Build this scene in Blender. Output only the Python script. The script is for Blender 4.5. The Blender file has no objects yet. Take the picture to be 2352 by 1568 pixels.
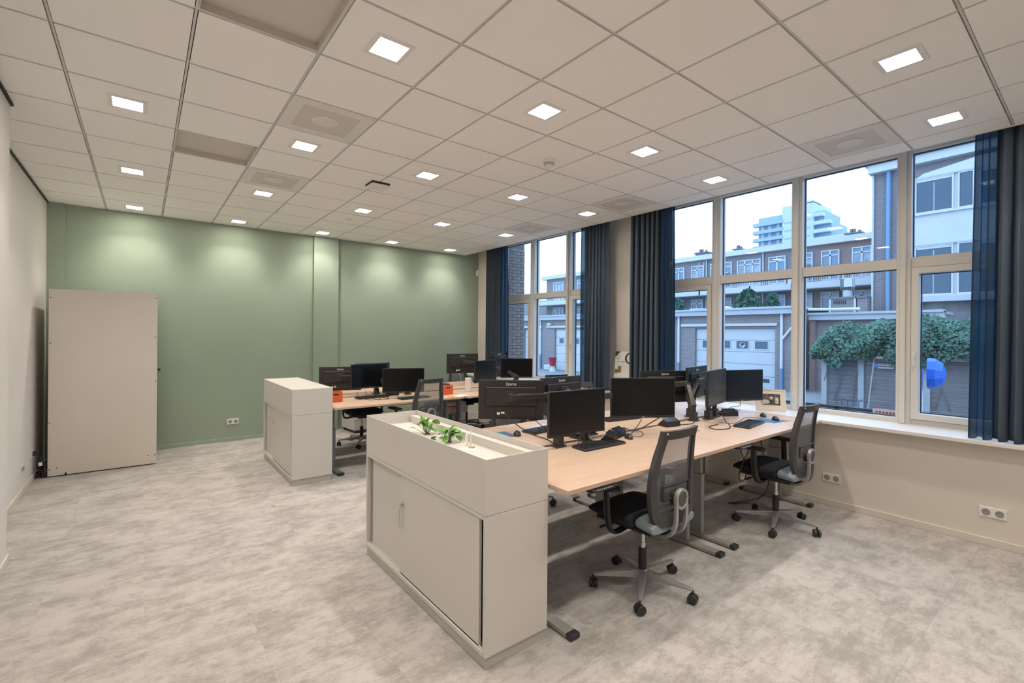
import bpy, bmesh, math, random
from mathutils import Vector, Matrix
random.seed(7)
PI = math.pi
sc = bpy.context.scene
C = sc.collection

# ------------------------------------------------------------------ camera
CZ = 1.675
YAW, ROLL = -0.66497, 0.008
cam_d = bpy.data.cameras.new('camera'); cam = bpy.data.objects.new('camera', cam_d); C.objects.link(cam)
fwd = Vector((-math.sin(YAW), math.cos(YAW), 0)); r0 = Vector((math.cos(YAW), math.sin(YAW), 0)); u0 = Vector((0, 0, 1))
rt = r0 * math.cos(ROLL) + u0 * math.sin(ROLL); up = u0 * math.cos(ROLL) - r0 * math.sin(ROLL)
m = Matrix.Identity(4)
for i in range(3):
    m[i][0], m[i][1], m[i][2] = rt[i], up[i], -fwd[i]
m.translation = (0, 0, CZ)
cam.matrix_world = m
cam_d.sensor_fit = 'HORIZONTAL'; cam_d.sensor_width = 36.0
cam_d.lens = 1081.245 / 2352 * 36.0
cam_d.shift_y = -16.532 / 2352
cam_d.clip_start = 0.05; cam_d.clip_end = 600
sc.camera = cam

# ------------------------------------------------------------------ world, exposure
SKY = (0.95, 1.28, 1.80)
SKY_STRENGTH = 1.25
LAMP_COL = (1.0, 0.895, 0.79)
LAMP_STRENGTH = 600.0
REFL_GLOW = 27.0
w = bpy.data.worlds.new('overcast_sky'); sc.world = w; w.use_nodes = True
bg = w.node_tree.nodes['Background']; bg.inputs['Color'].default_value = (*SKY, 1); bg.inputs['Strength'].default_value = SKY_STRENGTH
vs = sc.view_settings
vs.view_transform = 'Standard'; vs.look = 'None'; vs.gamma = 1.0; vs.use_curve_mapping = False
vs.exposure = 0.48
try:
    cy = sc.cycles
    cy.max_bounces = 10; cy.diffuse_bounces = 8; cy.glossy_bounces = 4; cy.transmission_bounces = 6; cy.transparent_max_bounces = 16
    cy.sample_clamp_indirect = 4.0
    cy.caustics_reflective = False; cy.caustics_refractive = False
    cy.use_denoising = True
except Exception:
    pass

# ------------------------------------------------------------------ materials
MATS = {}
def nmat(name):
    mt = bpy.data.materials.new(name); mt.use_nodes = True
    nt = mt.node_tree
    return mt, nt, nt.nodes['Principled BSDF']
def mat(name, col, rough=0.6, metal=0.0, var=0.0, scale=6.0, bump=0.0, bscale=300.0, emit=None, estr=0.0, spec=0.5, stretch=None):
    if name in MATS: return MATS[name]
    mt, nt, b = nmat(name)
    b.inputs['Base Color'].default_value = (*col, 1)
    b.inputs['Roughness'].default_value = rough
    b.inputs['Metallic'].default_value = metal
    b.inputs['Specular IOR Level'].default_value = spec
    tc = nt.nodes.new('ShaderNodeTexCoord')
    if var > 0:
        src = tc.outputs['Object']
        if stretch:
            mp = nt.nodes.new('ShaderNodeMapping'); mp.inputs['Scale'].default_value = stretch
            nt.links.new(src, mp.inputs['Vector']); src = mp.outputs['Vector']
        n = nt.nodes.new('ShaderNodeTexNoise'); n.inputs['Scale'].default_value = scale; n.inputs['Detail'].default_value = 6
        nt.links.new(src, n.inputs['Vector'])
        r = nt.nodes.new('ShaderNodeValToRGB')
        r.color_ramp.elements[0].position = 0.3; r.color_ramp.elements[1].position = 0.7
        r.color_ramp.elements[0].color = (*[max(0, c * (1 - var)) for c in col], 1)
        r.color_ramp.elements[1].color = (*[min(1, c * (1 + var)) for c in col], 1)
        nt.links.new(n.outputs['Fac'], r.inputs['Fac']); nt.links.new(r.outputs['Color'], b.inputs['Base Color'])
    if bump > 0:
        n2 = nt.nodes.new('ShaderNodeTexNoise'); n2.inputs['Scale'].default_value = bscale; n2.inputs['Detail'].default_value = 3
        nt.links.new(tc.outputs['Object'], n2.inputs['Vector'])
        bp = nt.nodes.new('ShaderNodeBump'); bp.inputs['Strength'].default_value = bump; bp.inputs['Distance'].default_value = 0.002
        nt.links.new(n2.outputs['Fac'], bp.inputs['Height']); nt.links.new(bp.outputs['Normal'], b.inputs['Normal'])
    if emit:
        b.inputs['Emission Color'].default_value = (*emit, 1); b.inputs['Emission Strength'].default_value = estr
    MATS[name] = mt
    return mt

def carpet_mat():
    mt, nt, b = nmat('carpet_tile_weave')
    L = nt.links; N = nt.nodes
    tc = N.new('ShaderNodeTexCoord'); oi = N.new('ShaderNodeObjectInfo'); geo = N.new('ShaderNodeNewGeometry')
    off = N.new('ShaderNodeVectorMath'); off.operation = 'MULTIPLY_ADD'
    cmb = N.new('ShaderNodeCombineXYZ')
    mul = N.new('ShaderNodeMath'); mul.operation = 'MULTIPLY'; mul.inputs[1].default_value = 37.0
    L.new(oi.outputs['Random'], mul.inputs[0]); L.new(mul.outputs[0], cmb.inputs['X']); L.new(mul.outputs[0], cmb.inputs['Z'])
    add = N.new('ShaderNodeVectorMath'); add.operation = 'ADD'
    L.new(geo.outputs['Position'], add.inputs[0]); L.new(cmb.outputs[0], add.inputs[1])
    # streaks along x, partly continuous from tile to tile
    mp = N.new('ShaderNodeMapping'); mp.inputs['Scale'].default_value = (1.6, 4.4, 1)
    L.new(add.outputs[0], mp.inputs['Vector'])
    n1 = N.new('ShaderNodeTexNoise'); n1.inputs['Scale'].default_value = 2.0; n1.inputs['Detail'].default_value = 12; n1.inputs['Roughness'].default_value = 0.82; n1.inputs['Distortion'].default_value = 0.15
    L.new(mp.outputs[0], n1.inputs['Vector'])
    n2 = N.new('ShaderNodeTexNoise'); n2.inputs['Scale'].default_value = 3.2; n2.inputs['Detail'].default_value = 12; n2.inputs['Roughness'].default_value = 0.80
    L.new(geo.outputs['Position'], n2.inputs['Vector'])
    mx = N.new('ShaderNodeMath'); mx.operation = 'ADD'
    L.new(n1.outputs['Fac'], mx.inputs[0]); L.new(n2.outputs['Fac'], mx.inputs[1])
    n3 = N.new('ShaderNodeTexNoise'); n3.inputs['Scale'].default_value = 110; n3.inputs['Detail'].default_value = 2
    L.new(geo.outputs['Position'], n3.inputs['Vector'])
    m3 = N.new('ShaderNodeMath'); m3.operation = 'MULTIPLY_ADD'; m3.inputs[1].default_value = 0.16
    L.new(n3.outputs['Fac'], m3.inputs[0]); L.new(mx.outputs[0], m3.inputs[2])
    hf = N.new('ShaderNodeMath'); hf.operation = 'MULTIPLY'; hf.inputs[1].default_value = 0.5; L.new(m3.outputs[0], hf.inputs[0])
    r = N.new('ShaderNodeValToRGB'); e = r.color_ramp.elements
    e[0].position = 0.47; e[0].color = (0.265, 0.251, 0.234, 1)
    e[1].position = 0.585; e[1].color = (0.425, 0.408, 0.388, 1)
    x = e.new(0.53); x.color = (0.345, 0.328, 0.308, 1)
    L.new(hf.outputs[0], r.inputs['Fac'])
    L.new(r.outputs['Color'], b.inputs['Base Color'])
    b.inputs['Roughness'].default_value = 0.85; b.inputs['Specular IOR Level'].default_value = 0.25
    b.inputs['Sheen Weight'].default_value = 0.25; b.inputs['Sheen Roughness'].default_value = 0.4
    wv = N.new('ShaderNodeTexNoise'); wv.inputs['Scale'].default_value = 420; L.new(geo.outputs['Position'], wv.inputs['Vector'])
    bp = N.new('ShaderNodeBump'); bp.inputs['Strength'].default_value = 0.35; bp.inputs['Distance'].default_value = 0.002
    L.new(wv.outputs['Fac'], bp.inputs['Height']); L.new(bp.outputs['Normal'], b.inputs['Normal'])
    return mt

def wood_mat():
    mt, nt, b = nmat('light_beech_laminate')
    L = nt.links; N = nt.nodes
    tc = N.new('ShaderNodeTexCoord')
    mp = N.new('ShaderNodeMapping'); mp.inputs['Scale'].default_value = (1.2, 22, 22)
    L.new(tc.outputs['Object'], mp.inputs['Vector'])
    n = N.new('ShaderNodeTexNoise'); n.inputs['Scale'].default_value = 2.2; n.inputs['Detail'].default_value = 6; n.inputs['Roughness'].default_value = 0.6; n.inputs['Distortion'].default_value = 0.3
    L.new(mp.outputs[0], n.inputs['Vector'])
    r = N.new('ShaderNodeValToRGB'); e = r.color_ramp.elements
    e[0].position = 0.3; e[0].color = (0.49, 0.355, 0.255, 1); e[1].position = 0.72; e[1].color = (0.60, 0.455, 0.34, 1)
    L.new(n.outputs['Fac'], r.inputs['Fac']); L.new(r.outputs['Color'], b.inputs['Base Color'])
    b.inputs['Roughness'].default_value = 0.36; b.inputs['Specular IOR Level'].default_value = 0.6
    return mt

def brick_mat(name, c1, c2, mortar, scale=1.0, axis='yz'):
    mt, nt, b = nmat(name)
    L = nt.links; N = nt.nodes
    geo = N.new('ShaderNodeNewGeometry'); sep = N.new('ShaderNodeSeparateXYZ'); L.new(geo.outputs['Position'], sep.inputs[0])
    ad = N.new('ShaderNodeMath'); ad.operation = 'ADD'; L.new(sep.outputs['X'], ad.inputs[0]); L.new(sep.outputs['Y'], ad.inputs[1])
    cmb = N.new('ShaderNodeCombineXYZ'); L.new(ad.outputs[0], cmb.inputs['X']); L.new(sep.outputs['Z'], cmb.inputs['Y'])
    br = N.new('ShaderNodeTexBrick'); br.inputs['Scale'].default_value = scale
    br.inputs['Brick Width'].default_value = 0.22; br.inputs['Row Height'].default_value = 0.065; br.inputs['Mortar Size'].default_value = 0.008
    br.inputs['Color1'].default_value = (*c1, 1); br.inputs['Color2'].default_value = (*c2, 1); br.inputs['Mortar'].default_value = (*mortar, 1)
    L.new(cmb.outputs[0], br.inputs['Vector']); L.new(br.outputs['Color'], b.inputs['Base Color'])
    b.inputs['Roughness'].default_value = 0.9
    return mt

def glass_mat(name, tint=(0.9, 0.96, 1.0), ior=1.45):
    mt = bpy.data.materials.new(name); mt.use_nodes = True; nt = mt.node_tree
    for n in list(nt.nodes): nt.nodes.remove(n)
    o = nt.nodes.new('ShaderNodeOutputMaterial'); mx = nt.nodes.new('ShaderNodeMixShader')
    t = nt.nodes.new('ShaderNodeBsdfTransparent'); t.inputs['Color'].default_value = (*tint, 1)
    g = nt.nodes.new('ShaderNodeBsdfGlossy'); g.inputs['Roughness'].default_value = 0.0
    f = nt.nodes.new('ShaderNodeFresnel'); f.inputs['IOR'].default_value = ior
    ge = nt.nodes.new('ShaderNodeNewGeometry'); sb = nt.nodes.new('ShaderNodeMath'); sb.operation = 'SUBTRACT'; sb.inputs[0].default_value = 1.0
    nt.links.new(ge.outputs['Backfacing'], sb.inputs[1]); mu = nt.nodes.new('ShaderNodeMath'); mu.operation = 'MULTIPLY'
    nt.links.new(f.outputs[0], mu.inputs[0]); nt.links.new(sb.outputs[0], mu.inputs[1])
    nt.links.new(mu.outputs[0], mx.inputs[0]); nt.links.new(t.outputs[0], mx.inputs[1]); nt.links.new(g.outputs[0], mx.inputs[2])
    nt.links.new(mx.outputs[0], o.inputs['Surface'])
    return mt

def cloth_mat(name, col, tcol, tfac=0.35, holes=0.0):
    mt = bpy.data.materials.new(name); mt.use_nodes = True; nt = mt.node_tree
    for n in list(nt.nodes): nt.nodes.remove(n)
    o = nt.nodes.new('ShaderNodeOutputMaterial'); mx = nt.nodes.new('ShaderNodeMixShader'); mx.inputs[0].default_value = tfac
    d = nt.nodes.new('ShaderNodeBsdfDiffuse'); t = nt.nodes.new('ShaderNodeBsdfTranslucent'); t.inputs['Color'].default_value = (*tcol, 1)
    tc = nt.nodes.new('ShaderNodeTexCoord'); n = nt.nodes.new('ShaderNodeTexNoise'); n.inputs['Scale'].default_value = 60
    nt.links.new(tc.outputs['Object'], n.inputs['Vector'])
    r = nt.nodes.new('ShaderNodeValToRGB'); r.color_ramp.elements[0].color = (*[c * .85 for c in col], 1); r.color_ramp.elements[1].color = (*[c * 1.15 for c in col], 1)
    nt.links.new(n.outputs['Fac'], r.inputs['Fac']); nt.links.new(r.outputs['Color'], d.inputs['Color'])
    nt.links.new(d.outputs[0], mx.inputs[1]); nt.links.new(t.outputs[0], mx.inputs[2])
    last = mx
    if holes > 0:
        tr = nt.nodes.new('ShaderNodeBsdfTransparent'); m2 = nt.nodes.new('ShaderNodeMixShader'); m2.inputs[0].default_value = holes
        nt.links.new(mx.outputs[0], m2.inputs[1]); nt.links.new(tr.outputs[0], m2.inputs[2]); last = m2
    nt.links.new(last.outputs[0], o.inputs['Surface'])
    return mt

M = {}
M['carpet'] = carpet_mat()
M['wood'] = wood_mat()
M['ceil'] = mat('ceiling_tile_white', (0.90, 0.89, 0.875), 0.9, var=0.012, scale=90, bump=0.12, bscale=260)
M['grid'] = mat('ceiling_grid_metal', (0.62, 0.61, 0.59), 0.6)
M['plenum'] = mat('plenum_dark', (0.12, 0.11, 0.10), 0.9)
M['wall'] = mat('cream_wall_paint', (0.66, 0.62, 0.56), 0.85, var=0.015, scale=3, bump=0.06, bscale=180)
M['wallcool'] = mat('pale_wall_paint', (0.68, 0.665, 0.645), 0.85, var=0.012, scale=3)
M['green'] = mat('sage_green_paint', (0.285, 0.355, 0.28), 0.8, var=0.02, scale=2.5, bump=0.05, bscale=180)
M['greenbase'] = mat('sage_green_skirting', (0.31, 0.39, 0.31), 0.5)
M['base'] = mat('cream_skirting', (0.64, 0.605, 0.55), 0.5)
M['black'] = mat('black_trim', (0.012, 0.012, 0.012), 0.6)
M['frame'] = mat('cream_window_frame', (0.70, 0.685, 0.645), 0.4)
M['gasket'] = mat('dark_blue_gasket', (0.02, 0.035, 0.06), 0.5)
M['sill'] = mat('white_sill_laminate', (0.74, 0.73, 0.71), 0.35)
M['glass'] = glass_mat('window_glass', (0.90, 0.96, 1.0))
M['cab'] = mat('white_cabinet_lacquer', (0.59, 0.572, 0.535), 0.42, var=0.01, scale=2)
M['plinth'] = mat('silver_plinth', (0.50, 0.49, 0.47), 0.42, metal=0.3)
M['cabdark'] = mat('cabinet_gap_shade', (0.28, 0.27, 0.25), 0.6)  # dark grey stands for the shade between doors and carcass
M['chrome'] = mat('brushed_chrome', (0.62, 0.61, 0.58), 0.28, metal=1.0)
M['cupb'] = mat('beige_cupboard_panel', (0.63, 0.585, 0.525), 0.7, var=0.015, scale=2)
M['legL'] = mat('light_grey_steel', (0.34, 0.34, 0.325), 0.42, metal=0.35)
M['legD'] = mat('dark_grey_steel', (0.20, 0.205, 0.205), 0.45, metal=0.3)
M['blackpl'] = mat('black_plastic', (0.018, 0.018, 0.019), 0.45, var=0.1, scale=40)
M['armpl'] = mat('anthracite_monitor_arm', (0.035, 0.033, 0.031), 0.38)
M['monback'] = mat('monitor_back_plastic', (0.020, 0.0205, 0.021), 0.42, bump=0.05, bscale=900)
M['ridge'] = mat('monitor_ridge_plastic', (0.13, 0.13, 0.13), 0.35)
M['screen'] = mat('dark_screen', (0.004, 0.005, 0.0065), 0.24, spec=0.30)
M['logo'] = mat('pale_logo_print', (0.55, 0.55, 0.55), 0.5)
M['seat'] = mat('black_seat_fabric', (0.008, 0.010, 0.015), 0.9, bump=0.3, bscale=700)
M['seatblue'] = mat('blue_grey_seat_fabric', (0.24, 0.30, 0.335), 0.85, bump=0.3, bscale=700)
M['backfr'] = mat('charcoal_back_frame', (0.045, 0.045, 0.045), 0.55)
M['alu'] = mat('chair_aluminium', (0.37, 0.37, 0.36), 0.36, metal=0.55)
M['castor'] = mat('castor_rubber', (0.022, 0.023, 0.026), 0.4)
M['disc'] = mat('pivot_disc_grey', (0.065, 0.065, 0.063), 0.5)
M['mesh'] = cloth_mat('grey_chair_mesh', (0.17, 0.175, 0.185), (0.16, 0.17, 0.19), 0.25, holes=0.30)
M['curt'] = cloth_mat('slate_curtain', (0.095, 0.128, 0.168), (0.03, 0.085, 0.13), 0.30)
M['curtsheer'] = cloth_mat('slate_curtain_sheer', (0.06, 0.085, 0.11), (0.06, 0.19, 0.32), 0.65, holes=0.26)
M['orange'] = mat('orange_plastic', (0.62, 0.10, 0.018), 0.5)
M['white'] = mat('white_plastic', (0.78, 0.77, 0.75), 0.4)
M['paper'] = mat('white_paper', (0.80, 0.79, 0.76), 0.8)
M['key'] = mat('dark_keyboard', (0.025, 0.027, 0.032), 0.35)
M['padblue'] = mat('mousepad_blue', (0.03, 0.17, 0.42), 0.6)
M['padteal'] = mat('mousepad_teal', (0.04, 0.26, 0.40), 0.6)
M['padorange'] = mat('mousepad_orange', (0.72, 0.24, 0.07), 0.6)
M['padviolet'] = mat('mousepad_violet', (0.11, 0.11, 0.22), 0.6)
M['leaf'] = mat('leaf_green', (0.14, 0.33, 0.045), 0.45, var=0.35, scale=18)
M['leaf2'] = mat('leaf_dull_green', (0.10, 0.20, 0.085), 0.5, var=0.3, scale=18)
M['soil'] = mat('potting_soil', (0.16, 0.075, 0.04), 0.95, var=0.4, scale=60)
M['cork'] = mat('cork_brown', (0.36, 0.22, 0.08), 0.8)
M['cable'] = mat('black_cable', (0.015, 0.015, 0.016), 0.5)
M['cablew'] = mat('pale_cable', (0.45, 0.44, 0.42), 0.5)
M['grille'] = mat('perforated_metal', (0.60, 0.565, 0.515), 0.6, var=0.1, scale=220)
M['ventw'] = mat('vent_white_metal', (0.70, 0.69, 0.66), 0.6)
M['ventg'] = mat('vent_perforated_grey', (0.74, 0.72, 0.69), 0.7, var=0.08, scale=250)
M['ventg2'] = mat('vent_inner_plate', (0.62, 0.60, 0.57), 0.7, var=0.08, scale=250)
M['refl'] = mat('lamp_reflector_glow', (0.6, 0.595, 0.585), 0.35, emit=LAMP_COL, estr=REFL_GLOW)  # own emission stands in for lamp light bounced by the reflector
M['lamp'] = mat('lamp_glow', (1, 1, 1), 0.5, emit=LAMP_COL, estr=LAMP_STRENGTH)
M['photo'] = mat('sepia_photo', (0.10, 0.085, 0.07), 0.4, var=0.9, scale=16)
M['photolight'] = mat('sepia_photo_light', (0.55, 0.51, 0.45), 0.4, var=0.3, scale=30)
M['mount'] = mat('cream_picture_mount', (0.74, 0.67, 0.57), 0.7)
M['red'] = mat('red_print', (0.50, 0.045, 0.03), 0.5, var=0.3, scale=60)
# outdoors
M['brickd'] = brick_mat('dark_brick_wall', (0.185, 0.165, 0.175), (0.235, 0.20, 0.20), (0.28, 0.275, 0.285))
M['brickg'] = brick_mat('garage_brick_wall', (0.225, 0.195, 0.195), (0.28, 0.235, 0.225), (0.32, 0.31, 0.305))
M['brickr'] = brick_mat('red_brick_wall', (0.27, 0.165, 0.145), (0.30, 0.18, 0.16), (0.28, 0.25, 0.24))
M['brickp'] = mat('pier_brick', (0.235, 0.20, 0.185), 0.9, var=0.3, scale=9)
M['mortar'] = mat('pier_mortar', (0.16, 0.15, 0.145), 0.95)
M['extw'] = mat('exterior_white_paint', (0.56, 0.57, 0.58), 0.6, var=0.03, scale=1.2)
M['extg'] = mat('zinc_grey_fascia', (0.46, 0.48, 0.50), 0.55, var=0.05, scale=2)
M['door'] = mat('garage_door_white', (0.56, 0.58, 0.59), 0.5)
M['darkwin'] = mat('dark_window_glass', (0.05, 0.09, 0.13), 0.08, spec=0.6)
M['houseglass'] = mat('house_glass_sky_reflection', (0.16, 0.25, 0.34), 0.1, spec=0.6)  # lighter blue holds the sky reflected in these panes
M['curtwin'] = mat('curtained_window_glass', (0.30, 0.36, 0.42), 0.15, var=0.25, scale=3)
M['pipew'] = mat('white_drainpipe', (0.66, 0.69, 0.72), 0.5)
M['pipeb'] = mat('blue_drainpipe', (0.16, 0.29, 0.44), 0.5)
M['slat'] = mat('weathered_fence_board', (0.215, 0.20, 0.20), 0.9, var=0.3, scale=3, stretch=(1, 1, 14))
M['post'] = mat('concrete_post', (0.42, 0.43, 0.43), 0.9, var=0.1, scale=8)
M['ivy'] = mat('ivy_leaf', (0.07, 0.16, 0.11), 0.55, var=0.55, scale=2.2)
M['street'] = mat('street_paving', (0.26, 0.265, 0.27), 0.9, var=0.15, scale=2)
M['towA'] = mat('tower_concrete_hazed', (0.34, 0.43, 0.52), 0.9)  # distance haze is mixed into the pale blue tower colours
M['towB'] = mat('tower_white_concrete_hazed', (0.50, 0.57, 0.64), 0.9)
M['towC'] = mat('tower_glazing_hazed', (0.22, 0.34, 0.46), 0.5)
M['signblue'] = mat('sign_blue', (0.012, 0.13, 0.62), 0.4)
M['rail'] = mat('painted_railing', (0.06, 0.085, 0.11), 0.5)
M['tileroof'] = mat('roof_tile_slate', (0.17, 0.165, 0.17), 0.8)

# ------------------------------------------------------------------ geometry helpers
class MB:
    def __init__(s):
        s.v = []; s.f = []; s.mi = []; s.cur = 0; s.T = Matrix.Identity(4)
    def use(s, i): s.cur = i; return s
    def xf(s, T=None): s.T = T if T is not None else Matrix.Identity(4); return s
    def add(s, vs_, fs):
        o = len(s.v)
        s.v += [tuple(s.T @ Vector(p)) for p in vs_]
        for f in fs:
            s.f.append([o + i for i in f]); s.mi.append(s.cur)
        return s
    def box(s, a, b):
        x0, y0, z0 = [min(p, q) for p, q in zip(a, b)]; x1, y1, z1 = [max(p, q) for p, q in zip(a, b)]
        return s.add([(x0, y0, z0), (x1, y0, z0), (x1, y1, z0), (x0, y1, z0), (x0, y0, z1), (x1, y0, z1), (x1, y1, z1), (x0, y1, z1)],
                     [(0, 3, 2, 1), (4, 5, 6, 7), (0, 1, 5, 4), (1, 2, 6, 5), (2, 3, 7, 6), (3, 0, 4, 7)])
    def cbox(s, c, d): return s.box([c[i] - d[i] / 2 for i in range(3)], [c[i] + d[i] / 2 for i in range(3)])
    def prism(s, poly, z0, z1, axis='z'):
        n = len(poly)
        def P(u, v, w):
            return (u, v, w) if axis == 'z' else ((u, w, v) if axis == 'y' else (w, u, v))
        vv = [P(u, v, z0) for u, v in poly] + [P(u, v, z1) for u, v in poly]
        ff = [list(range(n))[::-1], list(range(n, 2 * n))] + [(i, (i + 1) % n, n + (i + 1) % n, n + i) for i in range(n)]
        return s.add(vv, ff)
    def bar(s, p, q, w, h, upv=(0, 0, 1)):
        p = Vector(p); q = Vector(q); d = (q - p).normalized(); u = Vector(upv)
        sd = d.cross(u)
        if sd.length < 1e-5: sd = d.cross(Vector((1, 0, 0)))
        sd.normalize(); u = sd.cross(d)
        vv = []
        for e in (p, q):
            for a, b in ((-1, -1), (1, -1), (1, 1), (-1, 1)): vv.append(tuple(e + sd * a * w / 2 + u * b * h / 2))
        return s.add(vv, [(0, 3, 2, 1), (4, 5, 6, 7), (0, 1, 5, 4), (1, 2, 6, 5), (2, 3, 7, 6), (3, 0, 4, 7)])
    def tube(s, pts, r, n=8, cap=True):
        pts = [Vector(p) for p in pts]; rings = []
        rr = r if isinstance(r, (list, tuple)) else [r] * len(pts)
        ref = None
        for i, p in enumerate(pts):
            d = (pts[min(i + 1, len(pts) - 1)] - pts[max(i - 1, 0)]).normalized()
            if ref is None:
                ref = d.cross(Vector((0, 0, 1)))
                if ref.length < 1e-4: ref = d.cross(Vector((1, 0, 0)))
            ref = (ref - d * ref.dot(d)); ref.normalize(); b = d.cross(ref)
            rings.append([tuple(p + (ref * math.cos(2 * PI * k / n) + b * math.sin(2 * PI * k / n)) * rr[i]) for k in range(n)])
        vv = [q for rg in rings for q in rg]; ff = []
        for i in range(len(pts) - 1):
            for k in range(n): ff.append((i * n + k, i * n + (k + 1) % n, (i + 1) * n + (k + 1) % n, (i + 1) * n + k))
        if cap: ff += [list(range(n))[::-1], [(len(pts) - 1) * n + k for k in range(n)]]
        return s.add(vv, ff)
    def cyl(s, p, q, r, n=16): return s.tube([p, q], r, n)
    def lathe(s, prof, c=(0, 0, 0), n=20):
        vv = []; ff = []
        for r, z in prof:
            for k in range(n): vv.append((c[0] + r * math.cos(2 * PI * k / n), c[1] + r * math.sin(2 * PI * k / n), c[2] + z))
        for i in range(len(prof) - 1):
            for k in range(n): ff.append((i * n + k, i * n + (k + 1) % n, (i + 1) * n + (k + 1) % n, (i + 1) * n + k))
        ff += [list(range(n))[::-1], [(len(prof) - 1) * n + k for k in range(n)]]
        return s.add(vv, ff)
    def ball(s, c, r, n=10, sx=1, sy=1, sz=1):
        prof = [(r * math.sin(PI * i / n), -r * math.cos(PI * i / n)) for i in range(n + 1)]
        vv = []; ff = []; k = n + 2
        for a, z in prof:
            for j in range(k): vv.append((c[0] + sx * a * math.cos(2 * PI * j / k), c[1] + sy * a * math.sin(2 * PI * j / k), c[2] + sz * z))
        for i in range(n):
            for j in range(k): ff.append((i * k + j, i * k + (j + 1) % k, (i + 1) * k + (j + 1) % k, (i + 1) * k + j))
        return s.add(vv, ff)
    def mesh(s, name, mats):
        me = bpy.data.meshes.new(name); me.from_pydata(s.v, [], s.f)
        for q in (mats if isinstance(mats, (list, tuple)) else [mats]): me.materials.append(q)
        me.polygons.foreach_set('material_index', s.mi); me.update()
        if len(s.f) < 20000:
            bm = bmesh.new(); bm.from_mesh(me); bmesh.ops.recalc_face_normals(bm, faces=bm.faces); bm.to_mesh(me); bm.free()
        return me

def link(name, me, parent=None, loc=(0, 0, 0), rot=(0, 0, 0), smooth=False, bevel=0, seg=2, kind=None, label=None):
    o = bpy.data.objects.new(name, me); C.objects.link(o)
    o.location = loc; o.rotation_euler = rot
    if parent is not None: o.parent = parent
    if smooth and me.polygons:
        me.polygons.foreach_set('use_smooth', [True] * len(me.polygons))
        try: me.set_sharp_from_angle(angle=math.radians(40))
        except Exception: pass
    if bevel:
        md = o.modifiers.new('bevel', 'BEVEL'); md.width = bevel; md.segments = seg; md.limit_method = 'ANGLE'; md.angle_limit = math.radians(40)
    if kind: o['kind'] = kind
    if label: o['label'] = label
    return o
def obj(name, mb, mats, parent=None, **k): return link(name, mb.mesh(name, mats), parent, **k)
def tag(o, label, cat, group=None):
    o['label'] = label; o['category'] = cat
    if group: o['group'] = group
    return o
def thing(name, label, cat, loc=(0, 0, 0), rz=0, group=None):
    o = bpy.data.objects.new(name, None); C.objects.link(o); o.location = loc; o.rotation_euler = (0, 0, rz); o.empty_display_size = 0.1
    return tag(o, label, cat, group)
def struct(name, loc=(0, 0, 0)):
    o = bpy.data.objects.new(name, None); C.objects.link(o); o.location = loc; o['kind'] = 'structure'; return o
def kids(o): return [c for c in C.objects if c.parent == o]
KIDS = {}
def tree(o):
    """snapshot of an object's tree for copying"""
    by = {}
    for c in C.objects:
        if c.parent: by.setdefault(c.parent.name, []).append(c)
    def rec(x): return (x, [rec(c) for c in by.get(x.name, [])])
    return rec(o)
def dup(tr, loc, rz, label=None, group=None, parent=None):
    x, ch = tr
    c = x.copy(); C.objects.link(c)
    if parent is not None: c.parent = parent
    else:
        c.location = loc; c.rotation_euler = (0, 0, rz)
        if label: c['label'] = label
        if group: c['group'] = group
    for t in ch: dup(t, None, None, parent=c)
    return c
def text(name, s, size, mtl, parent=None, loc=(0, 0, 0), rot=(0, 0, 0), ext=0.0004, align='CENTER', bold=0.0):
    cu = bpy.data.curves.new(name, 'FONT'); cu.body = s; cu.size = size; cu.extrude = ext; cu.offset = bold
    cu.align_x = align; cu.align_y = 'CENTER'; cu.resolution_u = 3
    cu.materials.append(mtl)
    tmp = bpy.data.objects.new('tmp_text', cu); C.objects.link(tmp)
    dg = bpy.context.evaluated_depsgraph_get()
    me = bpy.data.meshes.new_from_object(tmp.evaluated_get(dg)); bpy.data.objects.remove(tmp); me.name = name
    o = bpy.data.objects.new(name, me); C.objects.link(o); o.location = loc; o.rotation_euler = rot
    if parent is not None: o.parent = parent
    return o
def rrect(w_, h_, r, n=5, cx=0, cy=0):
    p = []
    for sx, sy, a0 in ((1, 1, 0), (-1, 1, PI / 2), (-1, -1, PI), (1, -1, 1.5 * PI)):
        for k in range(n + 1):
            a = a0 + PI / 2 * k / n
            p.append((cx + sx * (w_ / 2 - r) + r * math.cos(a), cy + sy * (h_ / 2 - r) + r * math.sin(a)))
    return p
def ring(mb, outer, inner, z0, z1, axis='z'):
    n = len(outer)
    def P(u, v, w): return (u, v, w) if axis == 'z' else ((u, w, v) if axis == 'y' else (w, u, v))
    vv = [P(*p, z0) for p in outer] + [P(*p, z0) for p in inner] + [P(*p, z1) for p in outer] + [P(*p, z1) for p in inner]
    ff = []
    for i in range(n):
        j = (i + 1) % n
        ff += [(i, n + i, n + j, j), (2 * n + i, 2 * n + j, 3 * n + j, 3 * n + i), (i, j, 2 * n + j, 2 * n + i), (n + i, 3 * n + i, 3 * n + j, n + j)]
    return mb.add(vv, ff)
def smooth_pts(pts, n=6):
    """Catmull-Rom through the points"""
    P = [Vector(p) for p in pts]; P = [P[0] * 2 - P[1]] + P + [P[-1] * 2 - P[-2]]; out = []
    for i in range(1, len(P) - 2):
        for k in range(n):
            t = k / n
            out.append(0.5 * ((2 * P[i]) + (P[i + 1] - P[i - 1]) * t + (2 * P[i - 1] - 5 * P[i] + 4 * P[i + 1] - P[i + 2]) * t * t + (3 * P[i] - P[i - 1] - 3 * P[i + 1] + P[i + 2]) * t ** 3))
    return out + [P[-2]]

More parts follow.
